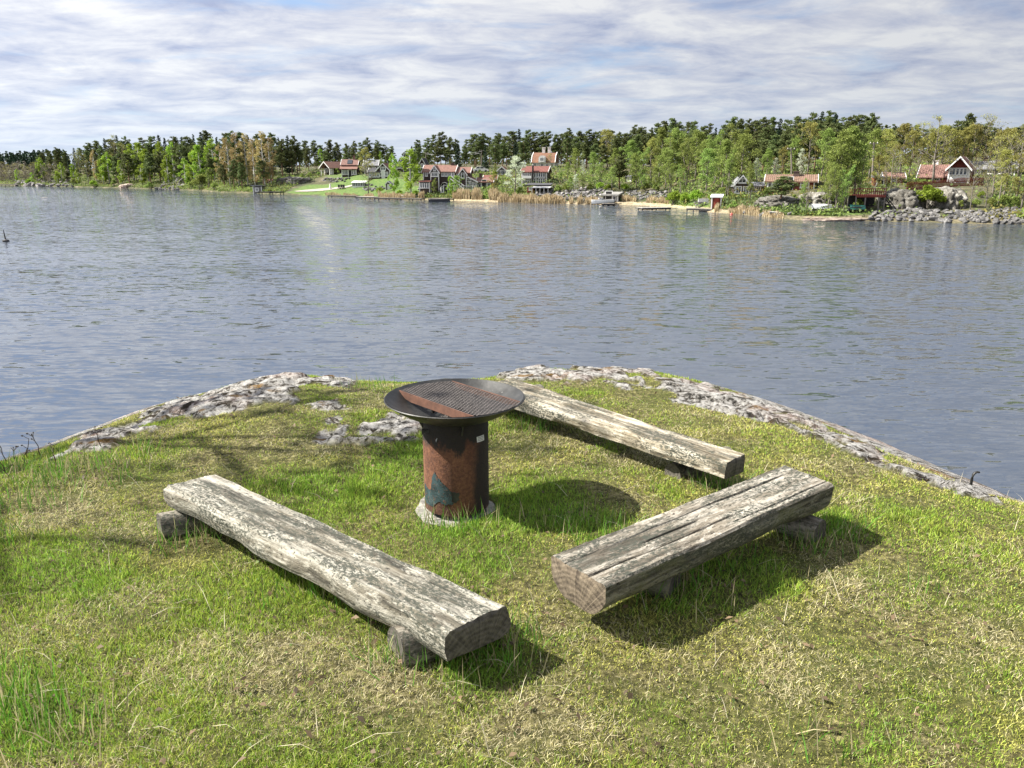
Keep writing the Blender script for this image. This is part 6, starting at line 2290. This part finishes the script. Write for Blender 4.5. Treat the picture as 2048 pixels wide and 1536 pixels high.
# reeds, ground cover and undergrowth
def reeds():
    r = np.random.default_rng(12)
    P, Hh = [], []
    for px0, px1, s0, s1, h0, h1, n in ((740, 800, -.3, 1.5, 1.0, 1.9, 900), (790, 850, .2, 1.6, 1.0, 1.9, 800), (905, 1000, .6, 3.5, 1.6, 2.6, 2600), (995, 1110, -.3, 2.2, 1.0, 1.9, 3000), (1100, 1195, -.2, 1.8, .9, 1.6, 2200),
                                        (1240, 1340, 1.5, 4, .8, 1.5, 1500), (1425, 1520, -.2, 2.0, .6, 1.2, 1500), (1510, 1575, -.2, 1.5, .5, .9, 600), (650, 740, .2, 1.4, .4, .9, 700)):
        for _ in range(n):
            px = r.uniform(px0, px1)
            if vnoise(np.array([px]), np.array([0.0]), .12, 3)[0] < .28:
                continue
            P.append(shore_pt(px, r.uniform(s0, s1)))
            Hh.append(r.uniform(h0 * .35, h1 * .8) * (.55 + .8 * vnoise(np.array([px]), np.array([3.0]), .2, 5)[0]))
    P = np.array([tuple(p) for p in P])
    n = len(P)
    Hh = np.array(Hh)
    a = r.uniform(0, 6.283, n)
    w = np.stack([np.cos(a), np.sin(a), 0 * a], 1) * .055
    ln = np.stack([r.normal(0, .12, n), r.normal(0, .1, n), np.ones(n)], 1) * Hh[:, None]
    V = np.stack([P - w, P + w, P + ln * .7 + w * 1.3, P + ln, P + ln * .7 - w * 1.3], 1).reshape(-1, 3)
    F = ((np.arange(n) * 5)[:, None] + np.arange(5)).ravel()
    tag(link('reeds', np_mesh('reeds', V, F, np.full(n, 5), REED)), kind='stuff')


reeds()


def undergrowth():
    r = np.random.default_rng(21)
    for nm, mat, n, sz, seed in (('undergrowth', LEAF, 70000, .34, 1), ('heather', OLIVE, 30000, .30, 2), ('junipers', NEEDLE, 60000, .36, 3)):
        px = r.uniform(-60, 2120, n)
        s = 1.2 + 60 * r.random(n) ** 1.6
        q = q_of(px)
        Y = shore_d(q) + s
        X = q * Y
        Z = far_z(q, s)
        _, py = to_px(X, Y, Z)
        dens = fbm(X, Y, .11, 3, 30 + seed)
        lawn = in_poly(px, py, [(560, 392), (585, 374), (650, 355), (790, 350), (845, 372), (850, 400), (720, 394)]) | in_poly(px, py, [(640, 356), (690, 340), (780, 352), (700, 362)])
        clear = in_poly(px, py, [(1690, 450), (1690, 400), (1790, 372), (1820, 366), (1985, 360), (1985, 450)]) | in_poly(px, py, [(1360, 430), (1385, 398), (1430, 395), (1450, 425)]) | in_poly(px, py, [(1620, 430), (1620, 410), (1690, 410), (1690, 430)]) | in_poly(px, py, [(1060, 400), (1080, 378), (1340, 382), (1340, 410), (1100, 410)])
        ok = ~(clear & (r.random(n) < .93)) & (dens > np.where(px < 560, .33, .41)) & ~lawn
        X, Y, Z, n2 = X[ok], Y[ok], Z[ok], int(ok.sum())
        P = np.stack([X, Y, Z + r.random(n2) ** 2 * 1.5 * (dens[ok] - .3) * 2.2], 1)
        a = r.normal(size=(n2, 3)); a /= np.linalg.norm(a, axis=1)[:, None]
        b = r.normal(size=(n2, 3)); b -= a * (a * b).sum(1)[:, None]; b /= np.linalg.norm(b, axis=1)[:, None]
        sc = sz * r.uniform(.6, 1.5, n2)[:, None]
        V = np.stack([P - a * sc * .5, P + b * sc * .4, P + a * sc * .5, P - b * sc * .4], 1).reshape(-1, 3)
        F = ((np.arange(n2) * 4)[:, None] + np.arange(4)).ravel()
        tag(link(nm, np_mesh(nm, V, F, np.full(n2, 4), mat)), kind='stuff')


undergrowth()

# tree beyond the left edge of the view; its thin crown throws the dappled shade on the turf at the left
o_ = thing('bare_oak_tree', 'bare grey tree at the left end of the headland, shading the turf', 'oak', (-7.2, 5.1, -0.6), 1.0)
link('trunk', KINDS['bare'][0][0], o_, scale=(.62, .62, .58))
link('crown', KINDS['bare'][0][1], o_, scale=(.62, .62, .58))
# ================================================================== GRASS OF THE HEADLAND
def blades(name, pts, length, width, lean, colors, mat, seed):
    """one mesh of tapered, bent blades; every blade a strip of 2 quads-worth (3 triangles)"""
    r = np.random.default_rng(seed)
    n = len(pts)
    az = r.uniform(0, 2 * np.pi, n)
    d = np.stack([np.cos(az), np.sin(az), np.zeros(n)], -1)
    az2 = r.uniform(0, 2 * np.pi, n)
    s = np.stack([np.cos(az2), np.sin(az2), np.zeros(n)], -1)
    up = np.array([0, 0, 1.0])
    l1 = length[:, None]
    le = lean[:, None]
    p0 = pts
    p1 = pts + l1 * 0.5 * (d * np.sin(le * 0.8) + up * np.cos(le * 0.8))
    p2 = p1 + l1 * 0.5 * (d * np.sin(le * 1.12) + up * np.cos(le * 1.12))
    w = width[:, None]
    V = np.stack([p0 - s * w, p0 + s * w, p1 - s * w * 0.85, p1 + s * w * 0.85, p2], 1).reshape(-1, 3)
    base = (np.arange(n) * 5)[:, None]
    f = np.concatenate([base + np.array([0, 1, 3, 2]), base + np.array([2, 3, 4])], 1)
    lt = np.tile([4, 3], n)
    C = np.repeat(colors, 5, axis=0)
    return link(name, np_mesh(name, V, f.ravel(), lt, mat, {'col': C}))


def grass_mat():
    m, nt, b = new_mat('turf_blades')
    a = nd(nt, 'ShaderNodeAttribute', attribute_name='col').outputs['Color']
    put(nt, b, a, 0.6)
    b.inputs['Specular IOR Level'].default_value = 0.3
    tr = nd(nt, 'ShaderNodeBsdfTranslucent', {0: a})
    mx = nd(nt, 'ShaderNodeMixShader', {0: 0.38, 1: b.outputs[0], 2: tr.outputs[0]})
    nt.links.new(mx.outputs[0], nt.nodes['Material Output'].inputs[0])
    return m


GRASS_M = grass_mat()


def scatter(n, seed):
    """points on the turf, denser close to the eye"""
    r = np.random.default_rng(seed)
    y = 1.15 + (r.random(n) ** 1.35) * 6.3
    x = (r.random(n) * 2 - 1) * (0.74 * y + 0.45)
    d = head_dist(x, y)
    rk = rock_mask(x, y)
    fp = np.hypot(x - BASE.x, y - BASE.y)
    patch = vnoise(x, y, 9.0, 4) * 0.6 + vnoise(x, y, 3.1, 8) * 0.4
    keep = (d > 0.06) & (rk < 0.5) & (fp > TUBE_R * 1.22) & (r.random(n) < 0.55 + 0.9 * patch)
    x, y = x[keep], y[keep]
    return x, y, ground_z(x, y, np.zeros_like(x)), r


def px_blob(x, y, blobs):
    """blobs: (px, py, rx, ry) in photo pixels on the ground -> 0..1 field"""
    px, py = to_px(x, y, 0.0)
    f = np.zeros_like(x)
    for bx, by_, rx, ry in blobs:
        f = np.maximum(f, np.exp(-(((px - bx) / rx) ** 2 + ((py - by_) / ry) ** 2)))
    return f


GREEN_SPOTS = [(1120, 1040, 190, 90), (780, 915, 150, 40), (620, 960, 150, 60), (60, 1440, 110, 90), (1330, 1200, 160, 60), (1240, 890, 60, 25), (130, 1150, 130, 60),
               (1750, 1480, 130, 70), (600, 1080, 120, 60), (1650, 1060, 90, 40), (960, 1330, 120, 70), (1000, 1120, 160, 70), (1480, 1130, 130, 70), (880, 1080, 140, 50)]
STRAW_SPOTS = [(1120, 1450, 150, 50), (1560, 1240, 70, 60), (480, 1330, 220, 80), (1230, 900, 160, 50), (200, 1030, 160, 50), (640, 890, 200, 30), (760, 1370, 120, 60),
               (1090, 890, 120, 40), (1650, 1180, 90, 60), (250, 1230, 120, 60)]
YELLOW_SPOTS = [(1350, 860, 250, 60), (1780, 1060, 220, 120), (650, 800, 130, 30), (1850, 1280, 180, 120)]


def make_turf():
    x, y, z, r = scatter(900000, 3)
    n = len(x)
    g = fbm(x, y, 2.6, 4, 2)
    st = fbm(x, y, 3.3, 4, 6)
    gs, ss, ys_ = px_blob(x, y, GREEN_SPOTS), px_blob(x, y, STRAW_SPOTS), px_blob(x, y, YELLOW_SPOTS)
    pg = np.clip(0.36 + (g - 0.5) * 2.8 + 0.55 * gs - 0.45 * ss - 0.25 * ys_, 0.05, 0.95)
    ps = np.clip(0.17 + (st - 0.5) * 1.5 + 0.50 * ss - 0.35 * gs, 0.03, 0.8) * (1 - pg * 0.6)
    u = r.random(n)
    kind = np.where(u < ps, 2, np.where(u < ps + pg * (1 - ps), 0, 1))      # 0 green, 1 yellow-green moss, 2 straw
    C = np.zeros((n, 3))
    v = r.random(n)[:, None]
    lush = np.clip(gs, 0, 1)[:, None]
    green = np.array([0.46, 0.52, 0.085]) * (1 - v) + np.array([0.20, 0.37, 0.04]) * v
    green = green * (1 - lush * 0.4) + np.array([0.17, 0.40, 0.04]) * lush * 0.4
    yel = np.array([0.66, 0.63, 0.16]) * (1 - v) + np.array([0.40, 0.42, 0.10]) * v
    stw = np.array([0.84, 0.78, 0.50]) * (1 - v) + np.array([0.56, 0.47, 0.25]) * v
    for k, c in ((0, green), (1, yel), (2, stw)):
        C = np.where((kind == k)[:, None], c, C)
    dark = r.random(n) < 0.20
    C = np.where(dark[:, None], C * 0.35, C)
    C *= r.uniform(0.65, 1.3, n)[:, None]
    far = np.clip((y - 2) / 5, 0, 1)
    L = np.where(kind == 0, r.uniform(0.022, 0.055, n) * (1 + 0.5 * gs), np.where(kind == 1, r.uniform(0.012, 0.030, n), r.uniform(0.022, 0.062, n)))
    L *= (0.70 + 0.95 * vnoise(x, y, 4.5, 12) ** 2) * 0.62
    lean = np.where(kind == 2, r.uniform(0.7, 1.45, n), np.where(kind == 0, r.uniform(0.1, 1.1, n), r.uniform(0.5, 1.4, n)))
    W = np.where(kind == 2, 0.00078, np.where(kind == 0, 0.0012, 0.0014)) * (1 + 1.3 * far)
    px, py = to_px(x, y, 0.0)
    short = np.where((py < 830), 0.75, 1.0)
    blades('grass', np.stack([x, y, z - 0.004], -1), L * short, W, lean, C, GRASS_M, 5)['kind'] = 'stuff'


make_turf()


def make_tufts():
    """longer tufts left standing round the logs, and single tall stems"""
    spots = [(880, 1330, .10, 90), (960, 1320, .10, 120), (1010, 1290, .09, 90), (780, 1330, .07, 60), (420, 1060, .10, 110), (350, 1085, .08, 60), (460, 1055, .08, 60),
             (1300, 1190, .10, 110), (1360, 1180, .10, 90), (1620, 1090, .08, 110), (1690, 1060, .07, 90), (1470, 975, .09, 120), (1420, 965, .08, 80), (1060, 860, .10, 80), (1090, 850, .08, 60),
             (640, 1180, .05, 26), (540, 1110, .05, 26), (690, 1210, .05, 20), (1840, 1170, .06, 22), (540, 1200, .05, 24), (1640, 1480, .07, 40), (950, 1050, .06, 40), (870, 1045, .06, 30),
             (240, 960, .08, 40), (60, 1000, .14, 130), (140, 940, .12, 120), (20, 930, .12, 120), (220, 930, .10, 70), (90, 960, .12, 110), (300, 900, .08, 50), (30, 1080, .10, 60), (60, 1450, .10, 160), (20, 1400, .10, 120), (130, 1490, .08, 80), (1480, 1140, .10, 60), (1130, 1060, .10, 60), (1200, 1070, .12, 70), (720, 770, .10, 60), (760, 772, .08, 50), (840, 1036, .04, 24), (880, 1056, .05, 26), (935, 1062, .05, 28), (990, 1046, .04, 24)]
    r = np.random.default_rng(77)
    P, L, C, W, le = [], [], [], [], []
    for px, py, rad, n in spots:
        q = on_plane(px, py, 0)
        for _ in range(n):
            x, y = q.x + r.normal(0, rad), q.y + r.normal(0, rad * 0.8)
            P.append((x, y))
            L.append(r.uniform(0.05, 0.15))
            le.append(abs(r.normal(0.35, 0.35)))
            C.append(np.array([0.12, 0.29, 0.032]) * r.uniform(.6, 1.3) if r.random() < 0.62 else np.array([0.44, 0.38, 0.22]) * r.uniform(.6, 1.2))
            W.append(r.uniform(0.0012, 0.0024))
    # single bleached straws lying about
    for _ in range(550):
        y = 1.3 + 4.8 * r.random()
        x = (2 * r.random() - 1) * 0.74 * y
        P.append((x, y))
        L.append(r.uniform(0.08, 0.22))
        le.append(r.uniform(1.1, 1.5))
        C.append(np.array([0.60, 0.54, 0.38]) * r.uniform(.7, 1.15))
        W.append(r.uniform(0.0008, 0.0016))
    P = np.array(P)
    rk = rock_mask(P[:, 0], P[:, 1])
    ok = (rk < .5) & (np.hypot(P[:, 0] - BASE.x, P[:, 1] - BASE.y) > TUBE_R * 1.12) & (head_dist(P[:, 0], P[:, 1]) > 0.05)
    z = ground_z(P[:, 0], P[:, 1], np.zeros(len(P)))
    a = np.column_stack([P, z])[ok]
    blades('tall_grass', a, np.array(L)[ok], np.array(W)[ok], np.array(le)[ok], np.array(C)[ok], GRASS_M, 6)['kind'] = 'stuff'


make_tufts()


# dead dark stalks on the left edge of the headland
def make_weeds():
    STALK = simple_mat('dead_stalk', (0.06, 0.045, 0.03), 0.9, 0.4, 20)
    rs = random.Random(15)
    k = 0
    words = ['with two forked tips', 'leaning over its neighbour', 'with a curled head', 'straight and bare', 'with a broken top', 'short and many-branched', 'bent towards the lake', 'with a seed head']
    for i, (px, py) in enumerate([(10, 915), (28, 912), (52, 905), (80, 902), (47, 950), (112, 935), (20, 965), (205, 905)]):
        q = on_plane(px, py, -0.03)
        z = float(ground_z(np.array([q.x]), np.array([q.y]), np.zeros(1))[0])
        mb = MB()
        h = rs.uniform(0.09, 0.16)
        lx, ly = rs.uniform(-.04, .04), rs.uniform(-.03, .03)
        pts = [Vector((lx * t * t + 0.006 * math.sin(9 * t + i), ly * t, h * t)) for t in (0, .3, .55, .8, 1)]
        mb.tube(pts, [.0032, .0029, .0026, .0022, .0016], 5)
        for j in range(rs.randint(2, 4)):
            a = pts[rs.randint(2, 4)]
            d = Vector((rs.uniform(-1, 1), rs.uniform(-1, 1), rs.uniform(.3, 1))).normalized() * rs.uniform(.02, .045)
            mb.tube([a, a + d * .6, a + d + Vector((0, 0, .008))], [.002, .0017, .0012], 4)
            mb.tube([a + d, a + d * 1.25], [.0045, .003], 5)
        tag(mb.build('dead_weed', STALK, loc=(q.x, q.y, z - 0.01)), f'dry dark weed stalk {words[i]} at the turf edge', 'weed', 'dry weeds at the turf edge')


make_weeds()


def make_litter():
    """dead leaves, bark crumbs and small broad-leaved weeds lying in the turf"""
    r = np.random.default_rng(91)
    n = 2600
    y = 1.2 + 5.2 * r.random(n) ** 1.3
    x = (2 * r.random(n) - 1) * .74 * y
    ok = (rock_mask(x, y) < .5) & (head_dist(x, y) > .1) & (np.hypot(x - BASE.x, y - BASE.y) > TUBE_R * 1.3)
    x, y = x[ok], y[ok]
    n = len(x)
    z = ground_z(x, y, np.zeros(n)) + r.uniform(.012, .026, n)
    P = np.stack([x, y, z], 1)
    weed = r.random(n) < .62
    a = r.uniform(0, 6.283, n)
    s = np.where(weed, r.uniform(.004, .009, n), r.uniform(.006, .018, n))[:, None]
    u = np.stack([np.cos(a), np.sin(a), r.normal(0, .35, n)], 1) * s
    v = np.stack([-np.sin(a), np.cos(a), r.normal(0, .35, n)], 1) * s * .55
    V = np.stack([P - u, P + v * .9 + (0, 0, .003), P + u, P - v + (0, 0, .004)], 1).reshape(-1, 3)
    C = np.where(weed[:, None], np.array([.11, .17, .045]) * r.uniform(.7, 1.4, n)[:, None], np.array([.20, .14, .085]) * r.uniform(.3, 1.4, n)[:, None])
    F = ((np.arange(n) * 4)[:, None] + np.arange(4)).ravel()
    tag(link('litter', np_mesh('litter', V, F, np.full(n, 4), GRASS_M, {'col': np.repeat(C, 4, axis=0)})), kind='stuff')


make_litter()
